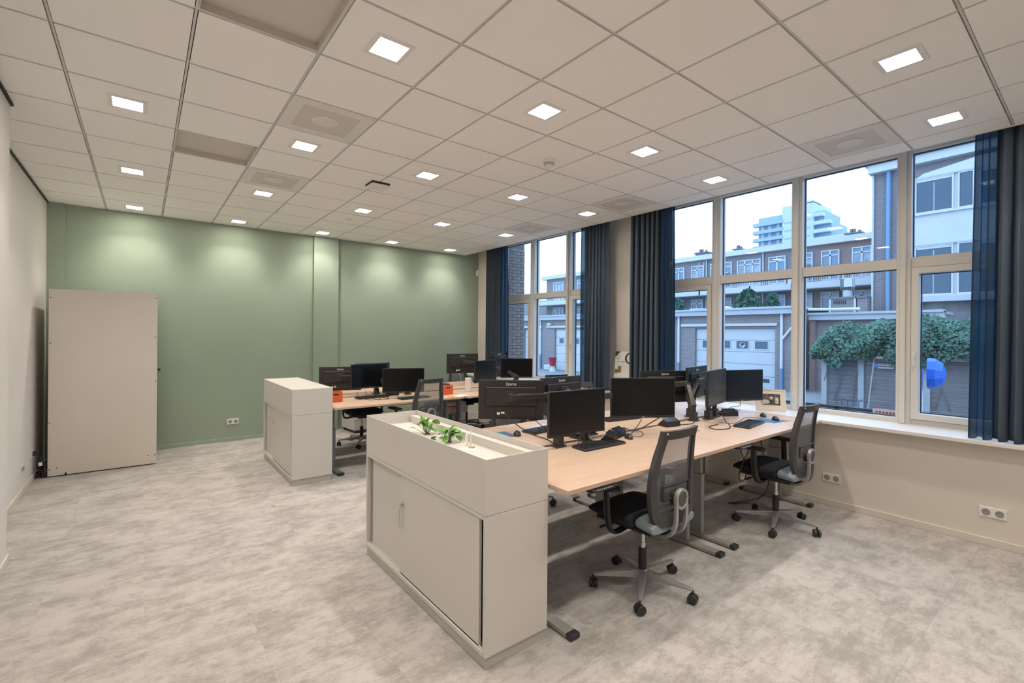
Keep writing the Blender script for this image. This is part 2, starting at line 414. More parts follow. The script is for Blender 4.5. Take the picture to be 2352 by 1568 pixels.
# ================================================================== ROOM SHELL
H = 3.315                      # suspended ceiling
XL, XLN, YST = -0.966, -0.762, 4.90   # left wall, its nearer part, the step
YG = 8.36                      # green wall
XW, XWU = 5.39, 5.63           # wall under the sill, wall between the windows
YB = -2.6
CE = 5.275                     # free edge of the ceiling

floor = struct('floor')
obj('floor_slab', MB().box((-1.3, YB - .2, -0.25), (5.7, YG + .2, -0.006)), mat('floor_screed', (0.3, 0.28, 0.26), 0.9), floor)
TS = 0.5
tile_me = MB().box((0.0003, 0.0003, -0.006), (TS - 0.0003, TS - 0.0003, 0.0)).mesh('carpet_tile', M['carpet'])
ntile = 0
for iy in range(-2, 17):
    for ix in range(-2, 11):
        x = 0.017 + ix * TS; y = 0.15 + iy * TS
        if x > XW or y > YG or (y + TS < YST and x + TS < XLN): continue
        # leave out those under the tall cupboard corner or far outside the frame
        if y < 0.1 and x < 1.2: continue
        link('carpet_tile', tile_me, floor, loc=(x, y, 0)); ntile += 1
mb = MB().box((-1.3, YB - .1, -0.006), (5.7, 0.15 - TS * 2, 0.0)).box((-1.3, YB, -0.006), (0.9, 0.14, -0.0005))
obj('carpet', mb, M['carpet'], floor)

# ---- walls
o = obj('wall_green', MB().box((-1.3, YG, -0.2), (6.0, YG + 0.2, 3.7)), M['green'], kind='structure')
obj('pilaster', MB().box((2.262, YG - 0.055, 0), (2.672, YG + 0.01, H)), M['green'], o)
obj('pilaster', MB().box((XL - .02, YG - 0.035, 0), (-0.80, YG + 0.01, H)), M['green'], o)
mb = MB()
for x0, x1, y in ((-0.80, 2.262, YG), (2.262, 2.672, YG - .055), (2.672, XW, YG)):
    mb.box((x0, y - 0.012, 0), (x1, y, 0.055))
obj('baseboard_green', mb, M['greenbase'], kind='structure', bevel=0.003)
o = obj('wall_left', MB().box((XL - .2, YST, -0.2), (XL, YG, 3.7)).box((XLN - .4, YB, -0.2), (XLN, YST, 3.7)), M['wallcool'], kind='structure')
mb = MB().box((XL, YST + .012, 0), (XL + 0.012, YG - .035, 0.06)).box((XLN, YB, 0), (XLN + 0.012, YST, 0.06)).box((XLN - .2, YST, 0), (XLN + .012, YST + .012, 0.06))
obj('baseboard_left', mb, M['base'], kind='structure', bevel=0.003)
mb = MB().box((XL, YST, H - 0.022), (XL + 0.016, YG - .035, H - 0.001)).box((XLN, YB, H - 0.022), (XLN + 0.016, YST + .016, H - 0.001)).box((XL, YST, H - 0.022), (XLN, YST + .016, H - 0.001))
obj('trim_shadow_gap', mb, M['black'], kind='structure')  # black strip drawn for the shadow gap where wall meets ceiling
mb = MB().box((-1.3, YG - 0.011, H - 0.014), (CE, YG, H - 0.001))
obj('trim_2', mb, mat('grey_perimeter_trim', (0.30, 0.31, 0.29), 0.6), kind='structure')
obj('wall_back', MB().box((-1.3, YB - .2, -0.2), (6.0, YB, 3.7)), M['wall'], kind='structure')
# window wall: openings 1 (y 4.90..7.72) and 2 (y 0.25..4.16)
W1 = (4.90, 7.72); W2 = (0.25, 4.16); WZ0, WZ1 = 0.85, 3.50
mb = MB()
mb.box((XWU, YB, -0.6), (5.95, YG + .2, 0.80))
for a, b in ((YB, W2[0]), (W2[1], W1[0]), (W1[1], YG + .2)): mb.box((XWU, a, 0.80), (5.95, b, 3.7))
obj('wall_window', mb, M['wall'], kind='structure')
obj('wall_window_lower', MB().box((XW, YB, -0.1), (XWU, YG, 0.815)), M['wall'], kind='structure')
obj('baseboard_window', MB().box((XW - 0.014, YB, 0), (XW, YG, 0.062)), M['base'], kind='structure', bevel=0.003)
obj('windowsill', MB().box((5.292, YB, 0.818), (5.80, YG, 0.85)), M['sill'], kind='structure', bevel=0.003)

# ---- ceiling: tiles in a grid, bars, plenum above
ceiling = struct('ceiling')
obj('ceiling_slab', MB().box((-1.3, YB - .2, 3.62), (6.0, YG + .2, 3.8)), mat('concrete_soffit', (0.55, 0.54, 0.52), 0.9), ceiling)
GX0, GY0, P = -0.3952, 3.478, 0.6
COLS = range(-1, 10); ROWS = range(-6, 9)
LIGHTS = [(c, r) for c in (0, 2, 4, 6, 8) for r in (-8, -5, -2, 1, 4, 7)]
VENTS = [(2, 0), (2, 3), (8, -4), (8, 0), (8, 3)]
OPEN = [(1, -2), (1, 2)]
g = 0.0045; T0, T1 = H - 0.004, H + 0.014
def tile_mesh(w0, w1, d0, d1, hole=None):
    mb = MB()
    if hole is None:
        mb.box((w0, d0, T0), (w1, d1, T1))
    else:
        h = hole; cx, cy_ = P / 2, P / 2
        mb.box((w0, d0, T0), (w1, cy_ - h, T1)).box((w0, cy_ + h, T0), (w1, d1, T1)).box((w0, cy_ - h, T0), (cx - h, cy_ + h, T1)).box((cx + h, cy_ - h, T0), (w1, cy_ + h, T1))
    return mb.mesh('ceiling_tile', M['ceil'])
b2 = 0.006
full = tile_mesh(b2 + g, P - b2 - g, b2 + g, P - b2 - g)
holed = tile_mesh(b2 + g, P - b2 - g, b2 + g, P - b2 - g, 0.10)
for r in range(-10, 9):
    for c in COLS:
        if (c, r) in VENTS or (c, r) in OPEN: continue
        x = GX0 + c * P; y = GY0 + r * P
        if r < -6:
            if (c, r) in LIGHTS: link('ceiling_tile', holed, ceiling, loc=(x, y, 0))
            continue
        if c in (-1, 9) or r == 8:
            xa = (XL if y > YST - .3 else XLN) - x + .01 if c == -1 else b2 + g
            xb = CE - .012 - x if c == 9 else P - b2 - g
            yb = YG - .012 - y if r == 8 else P - b2 - g
            me = tile_mesh(xa, xb, b2 + g, yb)
        else:
            me = holed if (c, r) in LIGHTS else full
        link('ceiling_tile', me, ceiling, loc=(x, y, 0))
# the part behind the camera, joined
mb = MB()
for r in range(-10, -6):
    for c in COLS:
        if (c, r) in LIGHTS: continue
        x = GX0 + c * P; y = GY0 + r * P
        mb.box((x + g, max(y + g, YB), T0), (min(x + P - g, CE), y + P - g, T1))
obj('ceiling_tile_rest', mb, M['ceil'], ceiling, kind='stuff')
mb = MB()
for c in range(0, 10):
    x = GX0 + c * P; mb.box((x - b2, YB, H + 0.0015), (x + b2, YG, H + 0.016))
for r in range(-10, 9):
    y = GY0 + r * P; mb.box((XL, y - b2, H + 0.002), (CE, y + b2, H + 0.0165))
obj('ceiling_grid', mb, M['grid'], ceiling)
obj('ceiling_backing', MB().box((XL - .1, YB, H + 0.30), (CE, YG, H + 0.305)), M['plenum'], ceiling)
mb = MB().box((CE - 0.012, YB, H - 0.006), (CE + 0.004, YG, H + 0.31))
obj('trim_3', mb, M['ventw'], kind='structure')

# ---- recessed downlights
A = 0.0845; TOP = 0.046; DP = 0.125
mbT = MB(); ring(mbT, [(-.112, -.112), (.112, -.112), (.112, .112), (-.112, .112)], [(-A, -A), (A, -A), (A, A), (-A, A)], T0 - 0.006, T0 - .0002)
mbR = MB()
for k in range(4):
    c4 = [(-1, -1), (1, -1), (1, 1), (-1, 1)]; p, q = c4[k], c4[(k + 1) % 4]
    n0, n1 = T0 - .004, T0 + DP
    mbR.add([(p[0] * A, p[1] * A, n0), (q[0] * A, q[1] * A, n0), (q[0] * TOP, q[1] * TOP, n1), (p[0] * TOP, p[1] * TOP, n1),
             (p[0] * (A + .004), p[1] * (A + .004), n0), (q[0] * (A + .004), q[1] * (A + .004), n0), (q[0] * (TOP + .004), q[1] * (TOP + .004), n1), (p[0] * (TOP + .004), p[1] * (TOP + .004), n1)],
            [(0, 3, 2, 1), (4, 5, 6, 7), (0, 1, 5, 4), (2, 3, 7, 6)])
    mbR.mi[-4:] = [0, 1, 1, 1]
zl = T0 + DP - .0005
mbL = MB().use(1).box((-TOP - .004, -TOP - .004, zl + .0004), (TOP + .004, TOP + .004, zl + .012)).use(0).add([(-TOP, -TOP, zl), (TOP, -TOP, zl), (TOP, TOP, zl), (-TOP, TOP, zl)], [(0, 3, 2, 1)])
t0 = thing('recessed_downlight', 'x', 'ceiling light', (0, 0, 0))
obj('trim_ring', mbT, M['white'], t0); obj('reflector', mbR, [M['refl'], M['white']], t0)
obj('lamp', mbL, [M['lamp'], M['white']], t0)
tr0 = tree(t0); first = True
for c, r in LIGHTS:
    loc = (GX0 + (c + .5) * P, GY0 + (r + .5) * P, 0)
    colw = {0: 'first', 2: 'second', 4: 'third', 6: 'fourth', 8: 'fifth'}[c]
    roww = {7: 'first', 4: 'second', 1: 'third', -2: 'fourth', -5: 'fifth', -8: 'sixth'}[r]
    lab = f'square white recessed downlight, {roww} row from green wall, {colw} column from the pale side wall'
    if first: t0.location = loc; t0['label'] = lab; t0['group'] = 'recessed downlights'; first = False
    else: dup(tr0, loc, 0, lab, 'recessed downlights')

# ---- ceiling vents and return grilles
vw = {(2, 0): 'square white air diffuser in ceiling beside the deep dark grille, between downlights', (2, 3): 'square white air diffuser nearer green wall, between two downlights of second column',
      (8, -4): 'square white air diffuser in ceiling above the tall windows near sheer curtain', (8, 0): 'square white air diffuser in ceiling above beige pier between windows', (8, 3): 'square white air diffuser in ceiling above the far window by green wall'}
for c, r in VENTS:
    x = GX0 + (c + .5) * P; y = GY0 + (r + .5) * P
    t = thing('ceiling_diffuser', vw[(c, r)], 'vent', (x, y, 0), 0, 'ceiling air diffusers')
    q = P / 2 - b2 - .001
    mb = MB(); sq = lambda s: [(-s, -s), (s, -s), (s, s), (-s, s)]
    ring(mb, sq(q), sq(.205), T0 - .001, T1); obj('frame', mb, M['ventg'], t)
    mb = MB(); mb.box((-.205, -.205, T0 + .003), (.205, .205, T0 + .012)); obj('perforated_plate', mb, M['ventg2'], t)
    obj('diffuser_disc', MB().lathe([(.03, .005), (.095, .004), (.098, .002), (.095, .0)], (0, 0, T0 - .001), 28), M['ventg'], t, smooth=True)
for (c, r), lab in zip(OPEN, ('large brown-grey recessed return grille in ceiling above cupboard aisle, cut by picture edge', 'brown-grey recessed return grille in ceiling between downlight columns over the tall cupboard aisle')):
    x = GX0 + (c + .5) * P; y = GY0 + (r + .5) * P
    t = thing('return_grille', lab, 'vent', (x, y, 0))
    q = P / 2 - b2 - .001
    mb = MB()
    mb.box((-q, -q, T1 + .03), (q, q, T1 + .036)); obj('perforated_plate', mb, M['grille'], t)
    mb = MB(); sq = lambda s: [(-s, -s), (s, -s), (s, s), (-s, s)]
    ring(mb, sq(q), sq(q - .006), T0 + .004, T1 + .036); obj('frame', mb, M['grille'], t)
    mb = MB()
    for xx in (-.17, .17): mb.box((xx - .002, -q + .03, T1 + .02), (xx + .002, -q + .09, T1 + .03))
    obj('spring_clip', mb, M['chrome'], t)

# smoke detector, sensor, access point, presence sensor on wall
t = thing('smoke_detector', 'white smoke detector with two rings hanging under ceiling tile', 'smoke detector', (2.98, 3.26, 0))
obj('base', MB().lathe([(.056, 0), (.056, -.028), (.05, -.036)][::-1], (0, 0, T0), 28), M['white'], t, smooth=True)
obj('ring', MB().lathe([(.046, -.058), (.048, -.042), (.044, -.036)], (0, 0, T0), 28), M['plinth'], t, smooth=True)
obj('sensing_head', MB().lathe([(.026, -.082), (.036, -.075), (.04, -.058)], (0, 0, T0), 28), M['white'], t, smooth=True)
t = thing('presence_sensor', 'small round white sensor flush in ceiling tile near green wall', 'sensor', (2.32, 6.78, 0))
obj('lens', MB().lathe([(.012, -.016), (.022, -.012), (.03, 0)], (0, 0, T0), 20), M['white'], t, smooth=True)
obj('bezel', MB().lathe([(.04, -.006), (.044, -.003), (.044, 0)], (0, 0, T0 - .0005), 24), M['ventg'], t, smooth=True)
t = thing('wireless_access_point', 'white square wireless access point with black shadow edge under ceiling', 'access point', (2.02, 4.99, 0))
obj('shadow_gap_plate', MB().box((-.10, -.10, T0 - .018), (.10, .10, T0)), M['black'], t)  # black plate added for the dark shadow gap above the housing
mb = MB().prism(rrect(.2, .2, .03), T0 - .042, T0 - .0185); obj('housing', mb, M['white'], t, bevel=.006)
t = thing('alarm_sensor', 'small white motion alarm sensor high on green wall corner', 'sensor', (5.60, YG, 2.97))
obj('housing', MB().prism(rrect(.062, .13, .02), -.045, 0, 'y'), M['white'], t, bevel=.006)
obj('lens', MB().prism(rrect(.04, .05, .012, cy=-.02), -.05, -.045, 'y'), M['ventg'], t)

# ================================================================== WINDOWS
FX0, FX1 = 5.78, 5.90            # frame depth
def window(name, ys, transom, sashes, handle_at):
    t = struct(name)
    y0, y1 = ys[0], ys[-1]
    mb = MB()
    mb.box((FX0, y0, WZ0 - .04), (FX1, y1, WZ0 + .045)); mb.box((FX0, y0, WZ1 - .06), (FX1, y1, WZ1))
    mb.box((FX0, y0, WZ0), (FX1, y0 + .05, WZ1)); mb.box((FX0, y1 - .05, WZ0), (FX1, y1, WZ1))
    obj('frame', mb, M['frame'], t, bevel=.004)
    for y in ys[1:-1]:
        mb = MB().box((FX0 - .012, y - .055, WZ0 - .02), (FX1, y + .055, WZ1)).box((FX0 - .045, y - .022, WZ0 + .002), (FX0 - .010, y + .022, WZ1))
        obj('mullion', mb, M['frame'], t, bevel=.004)
    for i in range(len(ys) - 1):
        a = ys[i] + (.055 if i else .05); b = ys[i + 1] - (.055 if i < len(ys) - 2 else .05)
        obj('transom', MB().box((FX0 + .002, a, transom - .05), (FX1, b, transom + .05)), M['frame'], t, bevel=.004)
        for k, (za, zb) in enumerate(((WZ0 + .045, transom - .05), (transom + .05, WZ1 - .06))):
            pa, pb, qa, qb = a, b, za, zb
            if k == 0 and i in sashes:
                s_ = MB(); o_ = [(a + .004, za + .004), (b - .004, za + .004), (b - .004, zb - .004), (a + .004, zb - .004)]
                e = .062; n_ = [(a + e, za + e), (b - e, za + e), (b - e, zb - e), (a + e, zb - e)]
                ring(s_, o_, n_, FX0 - .022, FX0 + .05, 'x')
                sash = obj('sash', s_, M['frame'], t, bevel=.005)
                pa, pb, qa, qb = a + e, b - e, za + e, zb - e
                if i in handle_at:
                    hy = (pa - e / 2) if handle_at[i] < 0 else (pb + e / 2)
                    hm = MB().cbox((FX0 - .027, hy, 1.52), (.012, .026, .06)).bar((FX0 - .045, hy, 1.52), (FX0 - .045, hy, 1.40), .012, .018, (1, 0, 0)).cyl((FX0 - .02, hy, 1.52), (FX0 - .05, hy, 1.52), .008, 8)
                    obj('handle', hm, M['white'], sash, bevel=.002)
            gk = MB(); ring(gk, [(pa, qa), (pb, qa), (pb, qb), (pa, qb)], [(pa + .008, qa + .008), (pb - .008, qa + .008), (pb - .008, qb - .008), (pa + .008, qb - .008)], FX0 + .052, FX0 + .075, 'x')
            obj('gasket', gk, M['gasket'], t)
            obj('pane', MB().box((FX0 + .060, pa + .004, qa + .004), (FX0 + .066, pb - .004, qb - .004)), M['glass'], t)
    return t
window('window_1', [4.90, 5.80, 6.745, 7.72], 2.392, (0, 2), {0: 1})
window('window_2', [0.25, 1.245, 2.19, 3.135, 4.16], 2.392, (0, 3), {0: 1, 3: -1})
# plastered reveals between wall and frame
for nm, y, s_ in (('trim_4', W1[1], 1), ('trim_5', W2[1], 1), ('trim_6', W1[0], -1), ('trim_7', W2[0], -1)):
    obj(nm, MB().box((XWU - .002, y, .85), (FX0, y + .006 * s_, 3.5)), M['wall'], kind='structure')

# ---- exterior brick piers: individual bricks round a mortar core
pier_l = 'red-grey brick pier outside '
def pier(y0, y1, name, lab):
    t = struct(name)
    x0, x1 = 5.955, 6.39; z0, z1 = -0.6, 4.2
    obj('mortar_core', MB().box((x0, y0 + .008, z0), (x1 - .008, y1 - .008, z1)), M['mortar'], t)
    L_, Hh = .2125, .058; me = MB().box((0, -.012, 0), (L_ - .009, .05, Hh)).mesh('brick', M['brickp'])
    half = MB().box((0, -.012, 0), (L_ / 2 - .009, .05, Hh)).mesh('brick', M['brickp'])
    z = 0.79; k = 0
    while z < 3.46:
        if k % 2 == 0:
            for j in range(2): link('brick', me, t, loc=(x0 + .008 + j * L_, y0 + .008 + random.uniform(-.003, .003), z))
        else:
            link('brick', half, t, loc=(x0 + .008, y0 + .008 + random.uniform(-.003, .003), z)); link('brick', me, t, loc=(x0 + .008 + L_ / 2, y0 + .008 + random.uniform(-.003, .003), z))
            link('brick', half, t, loc=(x0 + .008 + 1.5 * L_, y0 + .008 + random.uniform(-.003, .003), z))
        z += .0655; k += 1
    return t
pier(7.725, 8.4, 'pillar_1', '')
pier(4.165, 4.885, 'pillar_2', '')

# ---- curtains
def curtain(name, y0, y1, zt, zb, amp, nf, mats, seed, lab, sheer=None, x=5.355):
    rnd = random.Random(seed); n = nf * 10
    ph = [rnd.uniform(-.5, .5) for _ in range(nf + 2)]; am = [rnd.uniform(.7, 1.15) for _ in range(nf + 2)]
    t = thing(name, lab, 'curtain', (x, (y0 + y1) / 2, 0))
    cy_ = (y0 + y1) / 2
    def pt(u, z):
        k = u * nf; i = int(k)
        s_ = (z - zb) / (zt - zb)
        sp = 1 + .05 * (1 - s_)
        a = amp * am[min(i, nf)] * (.75 + .35 * (1 - s_)) * math.sin(2 * PI * k + ph[min(i, nf)] * .6 * (1 - s_) * 2)
        return (a + .010 * math.sin(9 * u + 3 * s_), ((y0 - cy_) + (y1 - y0) * u) * sp + .012 * math.sin(2 * PI * k * 2 + seed), z + (.006 * math.sin(2 * PI * k) if z == zb else 0))
    zs = [zt, zt - .06, zt - .5, zt - 1.0, zt - 1.5, (zb + .45), zb + .06, zb]
    def panel(ua, ub, nm, mm):
        na = max(6, int(n * (ub - ua))); mb = MB(); vv = []; ff = []
        for z in zs:
            for j in range(na + 1): vv.append(pt(ua + (ub - ua) * j / na, z))
        for r in range(len(zs) - 1):
            for j in range(na): ff.append((r * (na + 1) + j, r * (na + 1) + j + 1, (r + 1) * (na + 1) + j + 1, (r + 1) * (na + 1) + j))
        mb.add(vv, ff); me = mb.mesh(nm, mm)
        o = link(nm, me, t, smooth=True)
        md = o.modifiers.new('thickness', 'SOLIDIFY'); md.thickness = .0015
        return o
    a, b = 0, 1
    if sheer:
        for (sa, sb) in sheer:
            panel(sa, sb, 'sheer_edge', M['curtsheer'])
            if sa == 0: a = sb
            else: b = sa
    panel(a, b, 'drape', mats)
    mb = MB().box((-.012, y0 - cy_ - .02, zt), (.012, y1 - cy_ + .02, zt + .02)); obj('rail', mb, M['white'], t)
    mb = MB()
    for j in range(nf): mb.cyl((0, y0 - cy_ + (y1 - y0) * (j + .25) / nf, zt - .01), (0, y0 - cy_ + (y1 - y0) * (j + .25) / nf, zt + .004), .006, 6)
    obj('glider', mb, M['white'], t)
    return t
curtain('curtain', 6.98, 7.64, 3.44, .865, .042, 7, M['curt'], 1, 'slate blue curtain in the corner beside the green wall', sheer=[(0, .33)])
curtain('curtain', 4.57, 5.07, 3.44, .865, .050, 7, M['curt'], 2, 'dark slate curtain beside the beige pier at the far window, by the pipes', sheer=[(.90, 1)])
curtain('curtain', 3.49, 4.13, 3.44, .865, .050, 8, M['curt'], 3, 'dark slate curtain beside the poster, over brick edge of the wide window', sheer=[(0, .24)])
curtain('curtain', -.55, .70, 3.44, .862, .050, 15, M['curt'], 4, 'wide blue curtain at picture edge, sheer strips before the white bay', sheer=[(.89, 1)])

# ---- heating pipes on the pier between the windows, poster, red box
t = thing('heating_pipe', 'pair of thin cream pipes with clips running up the beige pier', 'pipe', (XWU, 4.86, .85))
for dy in (-.035, .035):
    obj('pipe', MB().tube([(-.035, dy, 0), (-.035, dy, 2.36), (-.02, dy, 2.42), (.0, dy, 2.44)], .012, 10), M['frame'], t, smooth=True)
for z in (.5, 1.9):
    obj('clip', MB().cbox((-.03, 0, z), (.05, .12, .018)).cyl((-.05, 0, z - .012), (-.05, 0, z + .012), .014, 8), M['disc'], t)

t = thing('poster', 'white printed poster with green circle leaning on pier beside slate curtain', 'poster', (5.50, 4.36, .855), 0)
th = .14
t.rotation_euler = (0, th, 0)
obj('sheet', MB().box((0, -.23, 0), (.006, .23, .585)), M['paper'], t)
def pr(nm, ya, yb, za, zb, mm): obj(nm, MB().box((-.0012, ya, za), (-.0002, yb, zb)), mm, t)
mb = MB().add([(-.001, .23, .585), (-.001, .23, .50), (-.001, .13, .585)], [(0, 1, 2)]); obj('corner_print', mb, M['disc'], t)
mb = MB(); ring(mb, [(.17 + .035 * math.cos(a * PI / 10), .50 + .035 * math.sin(a * PI / 10)) for a in range(20)], [(.17 + .025 * math.cos(a * PI / 10), .50 + .025 * math.sin(a * PI / 10)) for a in range(20)], -.0012, -.0002, 'x')
obj('emblem', mb, mat('print_green', (.22, .36, .03), .7), t)
mb = MB(); ring(mb, [(-.06 + .11 * math.cos(a * PI / 14), .49 + .09 * math.sin(a * PI / 14)) for a in range(-7, 8)], [(-.06 + .075 * math.cos(a * PI / 14), .49 + .07 * math.sin(a * PI / 14)) for a in range(-7, 8)], -.0012, -.0002, 'x')
obj('arc_print', mb, M['disc'], t)
mb = MB()
for k in range(14): mb.box((-.0012, .185 - k * .027, .425), (-.0002, .185 - k * .027 - (.012 if k % 3 else .02), .437))
obj('heading_print', mb, M['disc'], t)
pr('photo_print', .10, .165, .27, .37, mat('print_brown', (.25, .17, .08), .7)); pr('photo_print', .165, .215, .255, .32, mat('print_green2', (.12, .25, .03), .7))
mb = MB()
for k in range(6):
    mb.box((-.0012, .02, .40 - k * .009), (-.0002, .17, .403 - k * .009))
    mb.box((-.0012, -.2, .35 - k * .013), (-.0002, .08, .3535 - k * .013))
    mb.box((-.0012, -.0, .20 - k * .013), (-.0002, .2, .2035 - k * .013))
obj('body_print', mb, M['ventg'], t)
mb = MB(); ring(mb, [(-.06 + .05 * math.cos(a * PI / 10), .16 + .05 * math.sin(a * PI / 10)) for a in range(20)], [(-.06 + .035 * math.cos(a * PI / 10), .16 + .035 * math.sin(a * PI / 10)) for a in range(20)], -.0012, -.0002, 'x')
obj('wheel_print', mb, M['disc'], t)

t = thing('biscuit_box', 'red and white carton standing outside on the window ledge', 'box', (5.97, 1.42, .835))
obj('carton', MB().box((-.03, -.105, 0), (.03, .105, .105)), M['red'], t, bevel=.002)
mb = MB().box((-.0312, -.105, .062), (-.0302, .105, .105)); obj('white_band', mb, M['white'], t)
mb = MB()
for k in range(7): mb.box((-.0318, .08 - k * .028, .066), (-.0313, .062 - k * .028, .084))
obj('lettering', mb, M['red'], t)
obj('ledge', MB().box((FX1, W2[0], .77), (6.10, W2[1], .83)), mat('exterior_stone_ledge', (.45, .45, .45), .9), kind='structure')
obj('ledge_far', MB().box((FX1, W1[0], .77), (6.10, W1[1], .83)), M['extg'], kind='structure')

# ---- wall sockets
def socket_me():
    pl = MB(); pl.box((-.008, -.078, -.042), (0, .078, .042))
    inn = []
    for s_ in (-.039, .039):
        b = MB(); ring(b, [(s_ + .026 * math.cos(k * PI / 9), .026 * math.sin(k * PI / 9)) for k in range(18)], [(s_ + .021 * math.cos(k * PI / 9), .021 * math.sin(k * PI / 9)) for k in range(18)], -.011, -.008, 'x')
        b.prism([(s_ + .021 * math.cos(k * PI / 9), .021 * math.sin(k * PI / 9)) for k in range(18)], -.0088, -.008, 'x')
        inn.append(b)
    return pl, inn
def socket(loc, rz, lab):
    pl, inn = socket_me(); t = thing('wall_socket', lab, 'socket', loc, rz, 'double wall sockets')
    obj('plate', pl, M['white'], t, bevel=.003)
    for b in inn:
        obj('outlet', b, mat('socket_recess_shade', (0.30, 0.29, 0.28), 0.5), t)  # flat disc coloured grey for the shade inside each hole
    return t
socket((XW, 1.712, .275), 0, 'white double socket on cream wall behind the chair nearer window')
socket((XW, .586, .270), 0, 'white double socket on cream wall under the blue sheer curtain')
socket((1.10, YG, .30), PI / 2, 'white double socket low on green wall between cupboard and white cabinet')
socket((XL, 6.875, .26), PI, 'white double socket low on pale side wall short of the cable heap')
socket((XL, 7.42, .30), PI, 'white double socket on pale side wall with black plug, beside cupboard')
# cable heap beside the cupboard
t = thing('cable_heap', 'tangle of black cables with plug on floor between wall and tall cupboard', 'cables', (-.90, 7.50, 0))
obj('plug', MB().cbox((-.035, -.06, .30), (.05, .03, .05)), M['blackpl'], t, bevel=.006)
pts = smooth_pts([(-.02, -.06, .29), (.01, -.05, .2), (-.02, -.02, .12), (.02, .0, .03)]); obj('lead', MB().tube(pts, .005, 6), M['cable'], t, smooth=True)
mb = MB(); rnd = random.Random(3)
for k in range(5):
    c_ = [(rnd.uniform(-.04, .045), rnd.uniform(-.06, .06), rnd.uniform(.008, .17)) for _ in range(7)]
    mb.tube(smooth_pts(c_), .006, 6)
obj('coil', mb, M['cable'], t, smooth=True)
obj('label_tag', MB().cbox((.0, -.055, .17), (.03, .004, .04)), M['paper'], t)

# ================================================================== FURNITURE
# ---- tall cupboard seen from its rear panel
ang = math.radians(-.9)
t = thing('tall_cupboard', 'tall beige cupboard with screwed rear panel by the green wall corner', 'cupboard', (-.845, 7.468, 0), ang)
Wc = .989; Hc = 2.152
obj('carcass', MB().box((.002, .012, .02), (Wc - .002, .70, Hc)), M['cupb'], t, bevel=.003)
obj('back_panel', MB().box((0, 0, .012), (Wc, .012, Hc)), M['cupb'], t, bevel=.002)
obj('floor_glide', MB().box((.04, .03, 0), (Wc - .04, .66, .02)), M['black'], t)
obj('glide_peg', MB().box((.145, -.004, .0), (.16, .01, .035)), M['black'], t)
sm = MB().cyl((0, -.003, 0), (0, .001, 0), .0065, 10).mesh('screw', M['disc'])
for x, z in ((.015, Hc - .1), (.015, Hc - .62), (.015, .62), (.015, .09), (Wc - .018, Hc - .06), (Wc - .018, Hc - .55), (Wc - .018, 1.05), (Wc - .018, .12), (Wc - .08, .12), (.075, .10)):
    link('screw', sm, t, loc=(x, 0, z))
obj('knob', MB().lathe([(.006, 0), (.006, .012), (.018, .016), (.02, .026), (.012, .034)], (0, 0, 0), 14).xf(), M['black'], t, loc=(Wc, .02, 1.19), rot=(0, PI / 2, 0), smooth=True)

# ---- sideboards with planter boxes (front faces -x)
def sideboard(x0, x1, y0, y1, lab, key):
    t = thing('sideboard', lab, 'cabinet', (x0, y0, 0))
    w_, l_ = x1 - x0, y1 - y0; zt = .765
    obj('plinth', MB().box((.008, .008, 0), (w_ - .008, l_ - .008, .058)), M['plinth'], t, bevel=.002)
    obj('side_panel', MB().box((0, 0, .06), (w_, .022, zt)), M['cab'], t, bevel=.0015)
    obj('side_panel', MB().box((0, l_ - .022, .06), (w_, l_, zt)), M['cab'], t, bevel=.0015)
    obj('back_panel', MB().box((w_ - .018, .022, .06), (w_, l_ - .022, zt)), M['cab'], t)
    obj('bottom_panel', MB().box((.0, .022, .06), (w_ - .018, l_ - .022, .085)), M['cab'], t, bevel=.0015)
    obj('bottom_track', MB().box((.004, .023, .085), (.010, l_ - .023, .098)).box((.024, .023, .085), (.029, l_ - .023, .098)), M['cab'], t)
    obj('top_panel', MB().box((.0, .022, zt - .022), (w_ - .018, l_ - .022, zt)), M['cab'], t, bevel=.0015)
    obj('inner_shadow_gap', MB().box((.06, .022, .085), (.065, l_ - .022, zt - .022)), M['cabdark'], t)
    d1 = obj('door', MB().box((.004, .062, .090), (.020, l_ * .62, zt - .026)), M['cab'], t, bevel=.0015)
    obj('door', MB().box((.030, l_ * .5, .090), (.046, l_ - .06, zt - .026)), M['cab'], t, bevel=.0015)
    for ya, yb in ((.024, .060), (l_ - .058, l_ - .024)):
        obj('edge_recess', MB().box((.03, ya, .090), (.05, yb, zt - .026)), M['cabdark'], t)
    yl = l_ * .62 - .035
    lk = obj('lock', MB().cyl((.004, yl, .56), (-.012, yl, .56), .011, 14), M['chrome'], d1, smooth=True)
    if key:
        obj('key', MB().cbox((-.016, yl, .548), (.004, .018, .03)).cyl((-.016, yl + .012, .52), (-.016, yl + .016, .44), .0035, 6).cbox((-.016, yl + .016, .43), (.004, .014, .04)), M['chrome'], d1)
    return t
